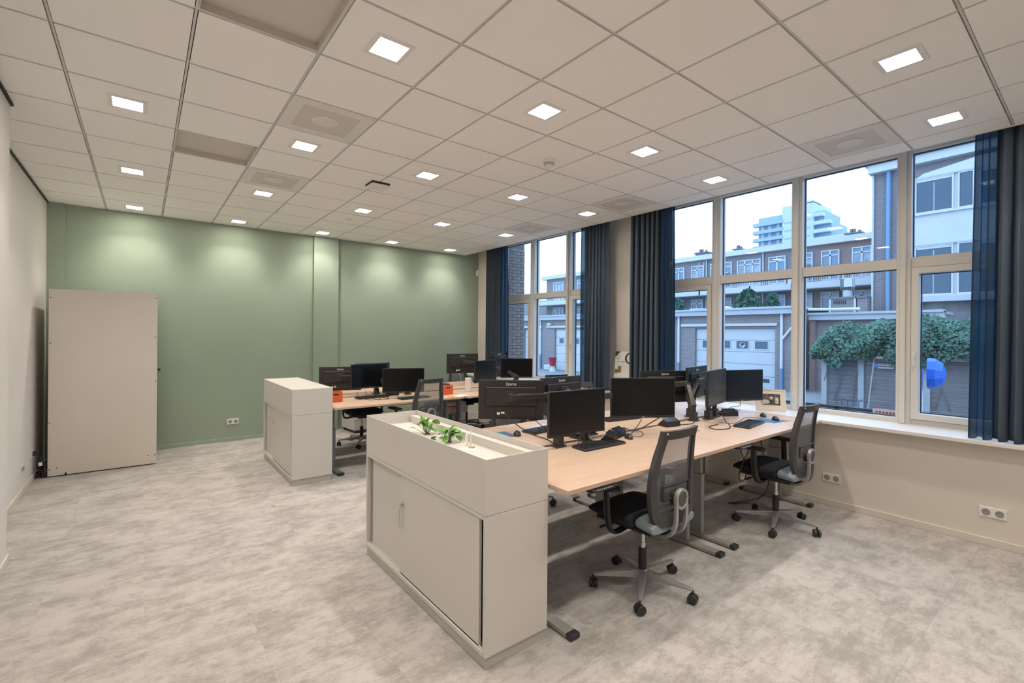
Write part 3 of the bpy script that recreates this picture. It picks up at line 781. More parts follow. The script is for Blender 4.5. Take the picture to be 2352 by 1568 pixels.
def planter(x0, x1, y0, y1, lab, lid):
    z0, z1 = .7675, 1.05
    t = thing('planter_box', lab, 'planter', (x0, y0, z0)); w_, l_ = x1 - x0, y1 - y0; h = z1 - z0; e = .006
    mb = MB(); ring(mb, [(0, 0), (w_, 0), (w_, l_), (0, l_)], [(e, e), (w_ - e, e), (w_ - e, l_ - e), (e, l_ - e)], 0, h)
    obj('rim_wall', mb, M['cab'], t, bevel=.001)
    obj('bottom', MB().box((e, e, 0), (w_ - e, l_ - e, .01)), M['cab'], t)
    if lid:
        obj('lid', MB().box((e + .001, e + .001, h - .016), (w_ - .085, l_ - e - .001, h - .004)), M['cab'], t, bevel=.001)
        obj('lid', MB().box((w_ - .082, e + .001, h - .016), (w_ - e - .001, l_ - e - .001, h - .004)), M['cab'], t, bevel=.001)
    else:
        # inner liner with a raised ledge on the desk side
        obj('ledge', MB().box((w_ - .060, e, 0), (w_ - e, l_ - e, h - .035)), M['cab'], t, bevel=.002)
        obj('liner', MB().box((e, e, .01), (w_ - .060, l_ - e, h - .085)), M['cab'], t)
        mb = MB(); ring(mb, [(e, e), (w_ - .060, e), (w_ - .060, l_ - e), (e, l_ - e)], [(e + .004, e + .004), (w_ - .064, e + .004), (w_ - .064, l_ - e - .004), (e + .004, l_ - e - .004)], h - .085, h - .034)
        obj('liner_lip', mb, M['cab'], t)
    return t
X0, X1 = 1.345, 1.762
sideboard(X0, X1, 1.914, 3.50, 'white sliding-door sideboard with key in lock, under planter holding plants', True)
planter(X0, X1, 1.914, 3.50, 'open white planter box with two plants on the sideboard with key', False)
sideboard(1.283, 1.715, 5.505, 7.03, 'white sliding-door sideboard near green wall at end of far desks', False)
planter(1.283, 1.715, 5.505, 7.03, 'closed white planter box on sideboard near green wall', True)

# ---- potted plants and watering gauge in the planter
def leaf_me(name, ln, wd, mm):
    mb = MB(); n = 5; vv = []
    for i in range(n + 1):
        u = i / n; w_ = wd * math.sin(PI * min(1, u * .92 + .05)) ** .8; z = .25 * ln * math.sin(u * 2.2) * .5
        vv += [(-w_ / 2, ln * u, z + w_ * .18), (0, ln * u, z), (w_ / 2, ln * u, z + w_ * .18)]
    ff = []
    for i in range(n):
        a = 3 * i; ff += [(a, a + 1, a + 4, a + 3), (a + 1, a + 2, a + 5, a + 4)]
    mb.add(vv, ff); return mb.mesh(name, mm)
la = leaf_me('leaf', .054, .046, M['leaf']); lb = leaf_me('leaf', .042, .022, M['leaf2'])
ZP = .968
def plant(loc, lab, seed, n, spread, high, mel, mixed):
    rnd = random.Random(seed); t = thing('potted_plant', lab, 'plant', loc)
    obj('root_ball', MB().lathe([(.03, 0), (.042, .012), (.036, .028), (.012, .036)], (0, 0, -.004), 12), M['soil'], t, smooth=True)
    mb = MB()
    for k in range(n):
        a = rnd.uniform(0, 2 * PI); r = spread * rnd.uniform(.35, 1); h = rnd.uniform(.35, 1) * high
        if k == 0: a, r, h = PI / 2 + .4, spread * 1.75, high * .28
        if k == 1: r, h = .02, high * 1.15
        tip = Vector((r * math.cos(a), r * math.sin(a), .03 + h))
        mb.tube([(0, 0, .02), (tip.x * .45, tip.y * .45, .02 + h * .65), tuple(tip)], .0016, 5)
        me = lb if (mixed and k % 2) else mel
        o_ = link('leaf', me, t, loc=tip, rot=(rnd.uniform(-.9, .9), rnd.uniform(-.9, .9), a - PI / 2 + rnd.uniform(-1.6, 1.6)), smooth=False)
        s_ = rnd.uniform(.75, 1.25); o_.scale = (s_, s_, s_)
    obj('stem', mb, M['leaf2'], t)
    return t
plant((1.585, 2.985, ZP - .03), 'bright green leafy plant at far end of the open planter', 11, 17, .062, .085, la, False)
plant((1.585, 2.69, ZP - .03), 'darker small-leaved plant between bright plant and white watering gauge', 23, 24, .055, .075, la, True)
t = thing('watering_gauge', 'white watering insert with two spikes and cork hole in planter', 'plant gauge', (1.60, 2.47, ZP - .008))
obj('plate', MB().lathe([(.05, 0), (.052, .005), (.046, .009), (.03, .011)], (0, 0, 0), 24), M['white'], t, smooth=True)
obj('filler_hole', MB().lathe([(.021, .0115), (.021, .0135), (.017, .014)], (.012, -.018, 0), 18), M['cork'], t)
obj('spike', MB().tube([(-.004, .02, .01), (-.004, .02, .05), (-.002, .018, .085), (-.001, .014, .09)], [.011, .010, .009, .005], 10), M['white'], t, smooth=True)
obj('spike', MB().tube([(.022, .012, .01), (.022, .012, .07), (.023, .010, .115)], [.006, .005, .003], 8), M['white'], t, smooth=True)

# ---- desks
def desk(x0, x1, y0, y1, z, leg, lab, group, panel_at=None, front=-1, r=.012):
    """top from x0..x1, y0..y1 at height z; T legs; front = -1: user sits at the -y side"""
    t = thing('desk', lab, 'desk', ((x0 + x1) / 2, (y0 + y1) / 2, 0), 0, group)
    hx, hy = (x1 - x0) / 2, (y1 - y0) / 2
    obj('tabletop', MB().prism(rrect(2 * hx, 2 * hy, r), z - .026, z), M['wood'], t, bevel=.0025)
    for s_ in (-1, 1):
        lx = s_ * (hx - .105)
        col = MB().box((lx - .022, -.045 - .02, .03), (lx + .022, .045 + .02, z * .62)).box((lx - .016, -.052, z * .62), (lx + .016, .052, z - .03))
        lg = obj('leg', col, leg, t, bevel=.003)
        ft = obj('foot', MB().prism([(lx - .035, -.31), (lx + .035, -.31), (lx + .035, .31), (lx - .035, .31)], .006, .032), leg, lg, bevel=.004)
        for e in (-1, 1): obj('end_cap', MB().box((lx - .036, e * .31, .004), (lx + .036, e * .355, .034)), M['castor'], lg, bevel=.006)
        obj('bracket', MB().box((lx - .025, -hy + .08, z - .05), (lx + .025, hy - .08, z - .027)), leg, t)
    obj('crossbeam', MB().box((-hx + .12, .02, z - .075), (hx - .12, .07, z - .03)), leg, t)
    obj('cable_tray', MB().box((-hx + .25, -front * .14 - .05, z - .11), (hx - .25, -front * .14 + .05, z - .105)).box((-hx + .25, -front * .14 - .05, z - .11), (hx - .25, -front * .14 - .046, z - .05)), leg, t)
    if panel_at is not None:
        obj('height_control', MB().box((panel_at - .11, front * (hy - .10), z - .046), (panel_at + .11, front * (hy - .002), z - .027)).cbox((panel_at, front * (hy + .004), z - .04), (.2, .02, .016)), M['blackpl'], t, bevel=.004)
        mb = MB()
        for k in range(8): mb.cbox((panel_at - .06 + k * .017, front * (hy + .0145), z - .036), (.007, .002, .004))
        obj('button', mb, M['logo'], t)
    return t
D1, D2 = .85, .81
G1, G2 = 'sit-stand desks of the near block', 'sit-stand desks of the far block'
desk(1.772, 3.567, 1.767, 2.555, D1, M['legL'], 'beech desk beside planter sideboard, grey T-legs, front row', G1, -.62)
desk(3.571, 5.283, 1.767, 2.555, D1, M['legL'], 'beech desk at the windowsill with picture frame behind, front row', G1, -.72)
desk(1.772, 3.567, 2.605, 3.40, D1, M['legL'], 'beech desk with orange and teal mat, behind the planter, back row', G1, None, 1)
desk(3.571, 5.283, 2.605, 3.40, D1, M['legL'], 'beech desk by curtains and poster, back row of near block', G1, None, 1)
desk(1.735, 3.53, 5.52, 6.31, D2, M['legD'], 'beech desk with dark legs beside the closed planter, front row', G2, None, -1, .05)
desk(3.535, 5.28, 5.50, 6.29, D2, M['legD'], 'beech desk with dark legs and white cup, far block by window', G2, None, -1, .05)
desk(1.735, 3.53, 6.42, 7.21, D2, M['legD'], 'beech desk with dark legs, back row nearer the closed planter', G2, None, 1, .05)
desk(3.535, 5.28, 6.40, 7.35, D2, M['legD'], 'beech desk with dark legs and blue mat, back row in window corner', G2, None, 1, .05)

# ---- monitors (origin: bottom centre of the panel, screen faces local -y)
MW, MH = .56, .335
def make_monitor():
    t = thing('monitor', 'x', 'monitor')
    obj('housing', MB().prism(rrect(MW, MH, .006, 3, 0, MH / 2), 0, .022, 'y'), M['monback'], t, bevel=.002)
    obj('screen', MB().box((-MW / 2 + .008, -.0012, .022), (MW / 2 - .008, .0, MH - .008)), M['screen'], t)
    bz = obj('bottom_bezel', MB().box((-MW / 2 + .002, -.003, .002), (MW / 2 - .002, .0, .019)), M['blackpl'], t, bevel=.001)
    text('lettering', 'iiyama', .012, M['logo'], bz, (0, -.0034, .0105), (PI / 2, 0, 0))
    b = obj('rear_bulge', MB().box((-.215, .0215, .115), (.215, .045, .272)), M['monback'], t, bevel=.006)
    obj('ridge', MB().box((-.215, .040, .270), (.215, .047, .276)), M['ridge'], b, bevel=.001)
    pb = obj('port_recess', MB().box((-.21, .0215, .018), (.13, .034, .112)), M['monback'], t, bevel=.004)
    mb = MB().box((.095, .0336, .04), (.12, .0345, .062)).box((.055, .0336, .05), (.085, .0345, .066))
    obj('port_label', mb, M['paper'], pb)
    text('lettering', 'iiyama', .036, M['logo'], t, (0, .0226, MH - .034), (PI / 2, 0, PI), bold=.0008)
    obj('mount_plate', MB().box((-.05, .045, .145), (.05, .055, .245)), M['armpl'], t, bevel=.002)
    return t
mon0 = make_monitor(); mtr = tree(mon0); used = [False]
MONS = {}
def monitor(key, top, ang_deg, back, lab, group):
    """top: centre of the top edge; ang: heading of local +x; back: True shows its rear to the -y side"""
    x, y, z = top; rz = math.radians(ang_deg) + (PI if back else 0)
    loc = (x, y, z - MH)
    if not used[0]:
        mon0.location = loc; mon0.rotation_euler = (0, 0, rz); mon0['label'] = lab; mon0['group'] = group; used[0] = True; o = mon0
    else: o = dup(mtr, loc, rz, lab, group)
    bk = Vector((x, y, z - MH / 2 + .025)) + Vector((-math.sin(rz), math.cos(rz), 0)) * .058
    MONS[key] = (bk, rz)
    return o
GA, GB = 'monitors on the near desks', 'monitors on the far desks'
monitor('A', (2.575, 2.472, 1.262), -4, False, 'dark monitor above keyboard on planter-side desk, low on its arm', GA)
monitor('B', (3.30, 2.42, 1.319), -31, False, 'wide dark monitor turned toward aisle over beech desk, mouse below', GA)
monitor('C', (4.345, 2.335, 1.352), 12, False, 'narrow-looking angled monitor beside arm post, next to the picture frame screen', GA)
monitor('D', (5.05, 2.44, 1.315), -20, False, 'blue-grey reflecting monitor right before the picture frame on the sill', GA)
monitor('E', (2.497, 3.19, 1.283), -38, True, 'monitor showing its back with bright logo, behind the open planter', GA)
monitor('F', (3.143, 3.254, 1.275), 4, True, 'bluish monitor back partly hidden behind the front monitor above keyboard', GA)
monitor('G', (4.358, 2.937, 1.302), -24, True, 'monitor back with logo peeking over the wide dark monitor', GA)
monitor('H', (4.715, 2.783, 1.344), 10, True, 'narrow monitor back behind the crossing arm posts', GA)
monitor('a', (2.20, 6.73, 1.197), -18, True, 'grey monitor back beside the closed planter, orange bin below', GB)
monitor('b', (2.471, 6.322, 1.253), 10, False, 'tilted dark monitor over tangled cables on far desk', GB)
monitor('b2', (2.65, 6.70, 1.238), 8, True, 'monitor back just showing above the tilted one on far desk', GB)
monitor('c', (2.811, 5.98, 1.20), -20, False, 'black monitor standing low on far desk behind mesh chair', GB)
monitor('d', (4.328, 6.899, 1.335), -15, True, 'raised monitor back with logo against green wall by the window', GB)
monitor('e', (4.177, 5.976, 1.271), 20, False, 'blue-lit angled monitor behind the logo-backed screen, far block', GB)
monitor('f', (5.128, 6.399, 1.255), -30, False, 'black monitor in front of the far window mullion', GB)
monitor('g', (5.13, 6.94, 1.347), 20, True, 'bluish monitor back in the corner before slate curtain', GB)

# ---- monitor arms
def arm(base, elbow, key, lab, group, z0):
    bx, by = base
    hd, rz = MONS[key]
    t = thing('monitor_mount', lab, 'monitor mount', (bx, by, z0), 0, group)
    o = Vector((bx, by, z0)); e = Vector(elbow) - o; h = hd - o
    obj('clamp_base', MB().prism(rrect(.10, .085, .015), 0, .012).prism(rrect(.062, .062, .01), .012, .085), M['armpl'], t, bevel=.003)
    obj('post', MB().cyl((0, 0, .08), (0, 0, .15), .022, 16), M['armpl'], t, smooth=True)
    lo = MB().bar((0, 0, .125), tuple(e), .042, .052).bar((0, 0, .125), tuple(Vector((0, 0, .125)).lerp(e, .35)), .05, .066)
    lo.cyl(tuple(e - Vector((0, 0, .045))), tuple(e + Vector((0, 0, .03))), .027, 16)
    obj('lower_link', lo, M['armpl'], t, bevel=.006)
    dirv = Vector((math.sin(rz), -math.cos(rz), 0))  # towards the monitor
    n = h - dirv * .035; n.z = h.z
    upl = MB().bar(tuple(e + Vector((0, 0, .02))), tuple(n), .040, .048)
    obj('upper_link', upl, M['armpl'], t, bevel=.006)
    obj('link_cover', MB().bar(tuple(e + Vector((0, 0, .046))), tuple(e.lerp(n, .9) + Vector((0, 0, .0264 + .02 * .1))), .030, .004), M['ridge'], t)
    obj('tilt_head', MB().cyl(tuple(n - Vector((0, 0, .03))), tuple(n + Vector((0, 0, .035))), .022, 14).bar(tuple(n), tuple(h + dirv * .004), .05, .05), M['armpl'], t, bevel=.004)
    return t
AG = 'monitor mounts on the near desks'; AG2 = 'monitor mounts on the far desks'
arm((2.42, 2.52), (2.50, 2.66, 1.06), 'A', 'short monitor arm hidden behind the monitor above the keyboard', AG, D1)
arm((2.72, 2.535), (2.99, 2.60, 1.15), 'B', 'monitor arm with raised elbow reaching the wide dark monitor from planter side', AG, D1)
arm((2.75, 2.655), (2.93, 2.93, 1.13), 'E', 'long arm with pale edge holding the logo-backed monitor by the planter', AG, D1)
arm((2.93, 2.665), (3.05, 2.95, 1.10), 'F', 'arm of the bluish monitor back on the planter-side back desk', AG, D1)
arm((4.22, 2.51), (4.36, 2.66, 1.17), 'G', 'sturdy arm with angled elbow beside the wide dark monitor, base near power block', AG, D1)
arm((4.42, 2.47), (4.62, 2.60, 1.10), 'C', 'post arm carrying the narrow-looking angled monitor', AG, D1)
arm((4.40, 2.655), (4.55, 2.66, 1.18), 'H', 'arm crossing behind the post to the narrow monitor back', AG, D1)
arm((4.60, 2.505), (4.80, 2.62, 1.10), 'D', 'arm hidden behind the blue-grey reflecting monitor', AG, D1)
arm((2.62, 6.46), (2.45, 6.62, 1.02), 'a', 'arm holding the grey monitor back beside closed planter', AG2, D2)
arm((2.72, 6.24), (2.62, 6.20, 1.06) if False else (2.60, 6.45, 1.05), 'b', 'arm behind the tilted dark monitor on far desk', AG2, D2)
arm((2.90, 6.47), (2.80, 6.56, 1.05), 'b2', 'arm of the hidden monitor back on far desk', AG2, D2)
arm((2.98, 6.20), (2.95, 6.10, 1.02), 'c', 'short arm behind the low black monitor on far desk', AG2, D2)
arm((4.70, 6.45), (4.62, 6.70, 1.15), 'd', 'arm reaching the raised monitor back before green wall', AG2, D2)
arm((4.50, 6.22), (4.50, 6.12, 1.10), 'e', 'arm with joint visible between blue-lit and black monitors', AG2, D2)
arm((5.02, 6.24), (5.15, 6.60, 1.05) if False else (5.0, 6.58, 1.06), 'f', 'arm behind the black monitor before the far mullion', AG2, D2)
arm((5.16, 6.47), (5.12, 6.72, 1.12), 'g', 'arm of the bluish corner monitor', AG2, D2)

# ---- office chair (front is local +y)
def make_chair():
    t = thing('office_chair', 'x', 'chair')
    base = MB().lathe([(.030, .06), (.036, .075), (.034, .12), (.028, .125)], (0, 0, 0), 18)
    hub = obj('base_hub', base, M['alu'], t, smooth=True)
    for k in range(5):
        a = k * 2 * PI / 5
        d = Vector((math.cos(a), math.sin(a), 0)); s_ = Vector((-d.y, d.x, 0))
        mb = MB(); secs = [(.02, .028, .070, .122), (.10, .024, .074, .116), (.20, .020, .077, .105), (.30, .015, .078, .096), (.325, .013, .078, .094)]
        vv = []; ff = []
        for r, w_, za, zb in secs:
            for sg, zz in ((-1, za), (1, za), (.8, zb), (-.8, zb)): vv.append(tuple(d * r + s_ * w_ * sg + Vector((0, 0, zz))))
        for i in range(len(secs) - 1):
            for j in range(4): ff.append((4 * i + j, 4 * i + (j + 1) % 4, 4 * i + 4 + (j + 1) % 4, 4 * i + 4 + j))
        ff += [(3, 2, 1, 0), tuple(4 * (len(secs) - 1) + j for j in range(4))]
        mb.add(vv, ff)
        leg = obj('base_arm', mb, M['alu'], t, bevel=.003)
        c = d * .325 + Vector((0, 0, .030)); a2 = a + 1.1 + k * .9
        ax = Vector((math.cos(a2), math.sin(a2), 0))
        cs = MB()
        for sg in (-1, 1): cs.cyl(tuple(c + ax * sg * .006), tuple(c + ax * sg * .026), .030, 20)
        cs.cyl(tuple(d * .325 + Vector((0, 0, .035))), tuple(d * .325 + Vector((0, 0, .082))), .008, 8)
        cs.cyl(tuple(c - ax * .0275), tuple(c + ax * .0275), .011, 12)
        obj('castor', cs, M['castor'], leg, smooth=True, bevel=.003)
    g = obj('gas_lift', MB().cyl((0, 0, .11), (0, 0, .265), .027, 18), M['blackpl'], t, smooth=True)
    obj('piston', MB().cyl((0, 0, .26), (0, 0, .30), .0195, 16).cyl((0, 0, .29), (0, 0, .42), .0145, 16), M['chrome'], g, smooth=True)
    obj('mechanism', MB().prism([(-.075, -.14), (.075, -.14), (.085, .12), (-.085, .12)], .40, .445).box((-.03, -.20, .41), (.03, -.1, .435)), M['blackpl'], t, bevel=.006)
    # seat: front cushion and the pale rear pad, rounded
    def seat_mesh(y0, y1, wf, wb, ztop, zbot, fr):
        mb = MB(); n = 8; prof = []
        for i in range(n + 1):
            u = i / n; y = y0 + (y1 - y0) * u
            hw = wb + (wf - wb) * u
            drop = .03 * max(0, (u - .75) / .25) ** 2 if fr else 0
            prof.append((y, hw, ztop - drop, zbot + (.02 * max(0, (u - .7) / .3) ** 2 if fr else 0)))
        vv = []; ff = []; ns = 14
        for y, hw, zt, zb in prof:
            for k in range(ns):
                a = 2 * PI * k / ns; ca, sa = math.cos(a), math.sin(a)
                ex = abs(ca) ** .35 * (1 if ca > 0 else -1); ez = abs(sa) ** .7 * (1 if sa > 0 else -1)
                vv.append((hw * ex, y, (zt + zb) / 2 + (zt - zb) / 2 * ez))
        for i in range(n):
            for k in range(ns): ff.append((i * ns + k, i * ns + (k + 1) % ns, (i + 1) * ns + (k + 1) % ns, (i + 1) * ns + k))
        ff += [list(range(ns))[::-1], [n * ns + k for k in range(ns)]]
        return mb.add(vv, ff)
    obj('seat', seat_mesh(-.085, .275, .235, .250, .550, .462, True), M['seat'], t, smooth=True, bevel=.012, seg=3)
    obj('seat_rear_pad', seat_mesh(-.235, -.088, .205, .235, .538, .462, False), M['seatblue'], t, smooth=True, bevel=.02, seg=3)
    obj('seat_shell', MB().prism([(-.19, -.2), (.19, -.2), (.215, .22), (-.215, .22)], .445, .468), M['blackpl'], t, bevel=.008)
    # backrest: frame loop on a curved, leaning surface
    def bp(u, v):   # u -1..1 across, v 0..1 up
        w_ = .205 + .035 * math.sin(PI * min(1, v * 1.15)) - .022 * v - (.07 * (1 - v / .12) ** 2 if v < .12 else 0)
        y = -.225 - .02 * math.sin(PI * v) * 0 + (-.055 * v ** 1.6) + .03 * math.sin(PI * v * .9) - .028 * (1 - u * u) * (.6 + .4 * v)
        return Vector((u * w_, y, .50 + .60 * v))
    mb = MB(); nu, nv = 20, 16
    def thick_patch(mb, us, vs_, th_):
        a = len(us); vv = []
        for off in (-th_ / 2, th_ / 2):
            for v in vs_:
                for u in us:
                    p = bp(u, v); vv.append((p.x, p.y + off, p.z))
        b_ = a * len(vs_); ff = []
        for i in range(len(vs_) - 1):
            for j in range(a - 1):
                q = i * a + j; ff.append((q, q + 1, q + a + 1, q + a)); ff.append((b_ + q, b_ + q + a, b_ + q + a + 1, b_ + q + 1))
        for i in range(len(vs_) - 1):
            for j in (0, a - 1): q = i * a + j; ff.append((q, q + a, b_ + q + a, b_ + q))
        for j in range(a - 1):
            for i in (0, len(vs_) - 1): q = i * a + j; ff.append((q, q + 1, b_ + q + 1, b_ + q))
        return mb.add(vv, ff)
    lin = lambda a, b, n: [a + (b - a) * i / n for i in range(n + 1)]
    fr = MB()
    thick_patch(fr, lin(-1, -.78, 3), lin(0, 1, nv), .030); thick_patch(fr, lin(.78, 1, 3), lin(0, 1, nv), .030)
    thick_patch(fr, lin(-.78, .78, nu), lin(.0, .14, 3), .030); thick_patch(fr, lin(-.78, .78, nu), lin(.91, 1, 2), .028)
    back = obj('back_frame', fr, M['backfr'], t, smooth=True)
    ms = MB(); us, vs_ = lin(-.79, .79, nu), lin(.13, .92, nv); vv = [tuple(bp(u, v)) for v in vs_ for u in us]; a = len(us)
    ms.add(vv, [(i * a + j, i * a + j + 1, i * a + a + j + 1, i * a + a + j) for i in range(nv) for j in range(nu)])
    obj('back_mesh', ms, M['mesh'], back, smooth=True)
    # lumbar loop behind the mesh
    lp = [bp(.62 * math.cos(q), .345 + .075 * math.sin(q)) + Vector((0, -.018, 0)) for q in [2 * PI * k / 28 for k in range(29)]]
    lp = [bp(max(-.6, min(.6, .85 * math.cos(q))), .35 + .085 * max(-.8, min(.8, 1.4 * math.sin(q)))) + Vector((0, -.02, 0)) for q in [2 * PI * k / 32 for k in range(33)]]
    obj('lumbar_loop', MB().tube(lp, .007, 7, cap=False), M['blackpl'], back, smooth=True)
    gl = MB().ball(tuple(bp(-.86, .975) + Vector((0, -.014, .0))), .007, 6); obj('stud', gl, mat('pale_green_stud', (.35, .6, .45), .4), back)
    # aluminium back bracket: stadium loop with pivot disc, curving under the seat
    zc, yb = .665, -.275
    obj('pivot', MB().cyl((0, -.235, zc), (0, yb - .004, zc), .050, 24), M['blackpl'], t, smooth=True)
    br = MB(); sec = []
    def prong(sg):
        pts = [(sg * .052, yb - .006, zc), (sg * .052, yb - .008, .60), (sg * .052, yb - .004, .52), (sg * .052, yb + .02, .455), (sg * .050, yb + .075, .418), (sg * .046, yb + .15, .405), (sg * .042, -.05, .41)]
        P_ = smooth_pts(pts, 5)
        vv = []; ff = []
        for i, p in enumerate(P_):
            d = (P_[min(i + 1, len(P_) - 1)] - P_[max(i - 1, 0)]).normalized(); n_ = Vector((1, 0, 0)); u_ = n_.cross(d)
            for aa, bb in ((-1, -1), (1, -1), (1, 1), (-1, 1)): vv.append(tuple(p + n_ * aa * .0125 + u_ * bb * .011))
        for i in range(len(P_) - 1):
            for j in range(4): ff.append((4 * i + j, 4 * i + (j + 1) % 4, 4 * i + 4 + (j + 1) % 4, 4 * i + 4 + j))
        ff += [(3, 2, 1, 0), tuple(4 * (len(P_) - 1) + j for j in range(4))]
        br.add(vv, ff)
    prong(-1); prong(1)
    outer = [(.0645 * math.cos(q), zc + .0645 * math.sin(q)) for q in [2 * PI * k / 32 for k in range(32)]]
    inner = [(.047 * math.cos(q), zc + .047 * math.sin(q)) for q in [2 * PI * k / 32 for k in range(32)]]
    ring(br, outer, inner, yb - .020, yb + .006, 'y')
    obj('back_bracket', br, M['alu'], t, smooth=True, bevel=.003)
    obj('pivot_disc', MB().cyl((0, yb - .016, zc), (0, yb, zc), .0468, 32), M['disc'], t, smooth=True)
    # armrests
    for sg in (-1, 1):
        pts = smooth_pts([(sg * .12, .03, .43), (sg * .22, .03, .418), (sg * .268, .035, .425), (sg * .292, .045, .47), (sg * .298, .055, .56), (sg * .300, .06, .70)], 5)
        vv = []; ff = []; mb = MB()
        for i, p in enumerate(pts):
            d = (pts[min(i + 1, len(pts) - 1)] - pts[max(i - 1, 0)]).normalized(); n_ = Vector((0, 1, 0)); u_ = n_.cross(d).normalized()
            for k in range(10):
                a_ = 2 * PI * k / 10; vv.append(tuple(p + n_ * math.cos(a_) * .026 + u_ * math.sin(a_) * .013))
        for i in range(len(pts) - 1):
            for k in range(10): ff.append((i * 10 + k, i * 10 + (k + 1) % 10, (i + 1) * 10 + (k + 1) % 10, (i + 1) * 10 + k))
        ff += [list(range(10))[::-1], [(len(pts) - 1) * 10 + k for k in range(10)]]
        mb.add(vv, ff)
        a_ = obj('armrest', mb, M['blackpl'], t, smooth=True)
        obj('arm_pad', MB().prism([(sg * .30 + p, q) for p, q in rrect(.085, .25, .03, 4, 0, .09)], .70, .725), M['blackpl'], a_, bevel=.007)
    obj('lever', MB().tube([(-.09, .10, .43), (-.19, .12, .425), (-.215, .135, .42)], .008, 8).cbox((-.235, .14, .415), (.05, .022, .014)), M['blackpl'], t, bevel=.003)
    return t
ch0 = make_chair(); ctr = tree(ch0)
def chair(x, y, face_deg, base_deg, lab, first=False, dz=0):
    rz = math.radians(face_deg - 90)
    if first: o = ch0; o.location = (x, y, 0); o.rotation_euler = (0, 0, rz); o['label'] = lab; o['group'] = 'mesh-backed office chairs'
    else: o = dup(ctr, (x, y, 0), rz, lab, 'mesh-backed office chairs')
    # the star base swivels on its own
    hubs = [c for c in C.objects if c.parent == o and (c.name.startswith('base_arm'))]
    for c in hubs: c.rotation_euler = (0, 0, math.radians(base_deg) - rz)
    return o
chair(2.63, 1.925, 90, -2, 'black mesh office chair at the desk nearest the planter, whole silver base showing', True)
chair(4.45, 1.845, 90, 55, 'black mesh office chair at the desk beside the windowsill')
chair(2.86, 5.62, 97, 20, 'mesh office chair before the low black monitor, seen over the planter')
chair(4.74, 5.20, 80, 40, 'office chair whose dark back top shows before the far window')
chair(3.02, 3.66, -86, 10, 'office chair behind the planter-side back desk, grey back under logo monitor')
chair(4.10, 3.70, -100, 30, 'office chair behind the wide dark monitor near the poster')
chair(2.62, 7.02, -90, 26, 'office chair tucked behind far desk near closed planter')
chair(4.62, 7.22, -80, 14, 'office chair tucked at the back far desk below raised monitor')

# ---- things on the desks
def keyboard(x, y, z, rz, lab, w_=.44, d_=.15):
    t = thing('keyboard', lab, 'keyboard', (x, y, z), math.radians(rz), 'keyboards')
    obj('case', MB().prism([(-w_ / 2, -d_ / 2), (w_ / 2, -d_ / 2), (w_ / 2 - .006, d_ / 2), (-w_ / 2 + .006, d_ / 2)], .004, .016), M['key'], t, bevel=.004)
    mb = MB()
    for r in range(6):
        yy = d_ / 2 - .018 - r * (d_ - .03) / 5.2
        x_ = -w_ / 2 + .014
        cols = 21
        for c in range(cols):
            if c in (15, 18) : continue
            if r == 5 and 4 < c < 10: continue
            xx = x_ + (w_ - .028) * (c + .5) / cols
            mb.cbox((xx, yy, .0185), (w_ / cols * .72, .0145, .006))
        if r == 5: mb.cbox((x_ + (w_ - .028) * 7 / cols + .004, yy, .0185), (w_ / cols * 4.6, .0145, .006))
    obj('keys', mb, M['castor'], t, kind='stuff')
    obj('foot', MB().cbox((-w_ / 2 + .04, d_ / 2 - .02, .002), (.03, .012, .004)).cbox((w_ / 2 - .04, d_ / 2 - .02, .002), (.03, .012, .004)).cbox((0, -d_ / 2 + .02, .002), (.3, .01, .004)), M['blackpl'], t)
    return t
keyboard(2.68, 2.355, D1, -1, 'black keyboard on planter-side desk below the low dark monitor')
keyboard(4.45, 2.085, D1, 8, 'black keyboard with bluish sheen beside blue mouse mat near chair')
keyboard(2.74, 3.02, D1, 6, 'blue-reflecting keyboard on back desk below the logo-backed monitor')
keyboard(3.70, 2.98, D1, -8, 'blue-reflecting keyboard behind the wide dark monitor')
keyboard(2.86, 5.76, D2, 4, 'black keyboard on far desk before mesh chair')
keyboard(2.42, 6.12, D2, 6, 'keyboard under the tilted dark monitor with tangled cables')
keyboard(4.88, 7.02, D2, 6, 'dark keyboard on far back desk by the white cup')

def mouse(x, y, z, rz, lab):
    t = thing('computer_mouse', lab, 'mouse', (x, y, z), math.radians(rz), 'computer mice')
    mb = MB(); n = 9; vv = []; ff = []; ns = 12
    for i in range(n + 1):
        u = i / n; yy = -.055 + .11 * u; w_ = .031 * (math.sin(PI * (.06 + .88 * u)) ** .45); h = .036 * math.sin(PI * (.10 + .78 * (1 - u))) ** .8
        for k in range(ns):
            a = PI * k / (ns - 1); vv.append((w_ * math.cos(a), yy, .002 + max(.004, h) * math.sin(a)))
    for i in range(n):
        for k in range(ns - 1): ff.append((i * ns + k, i * ns + k + 1, (i + 1) * ns + k + 1, (i + 1) * ns + k))
        ff.append((i * ns, (i + 1) * ns, (i + 1) * ns + ns - 1, i * ns + ns - 1))
    ff += [tuple(range(ns)), tuple(n * ns + k for k in range(ns))]
    mb.add(vv, ff); obj('shell', mb, M['key'], t, smooth=True)
    obj('wheel', MB().cyl((-.004, .030, .029), (.004, .030, .029), .008, 12), M['castor'], t)
    obj('button_seam', MB().cbox((0, .045, .0265), (.0015, .012, .004)), M['black'], t)
    return t
mouse(3.07, 2.388, D1, -35, 'black corded mouse on bare beech beside the planter-side keyboard')
mouse(5.03, 2.215, D1, -60, 'dark mouse on the desk surface just behind the blue mat')
mouse(4.90, 2.04, D1 + .004, -50, 'dark mouse resting on the blue and orange mat')
mouse(2.415, 3.0, D1 + .0, -30, 'dark mouse between teal mat and blue keyboard, back desk')
mouse(4.78, 7.20, D2 + .004, -30, 'small dark mouse on the blue mat in window corner')

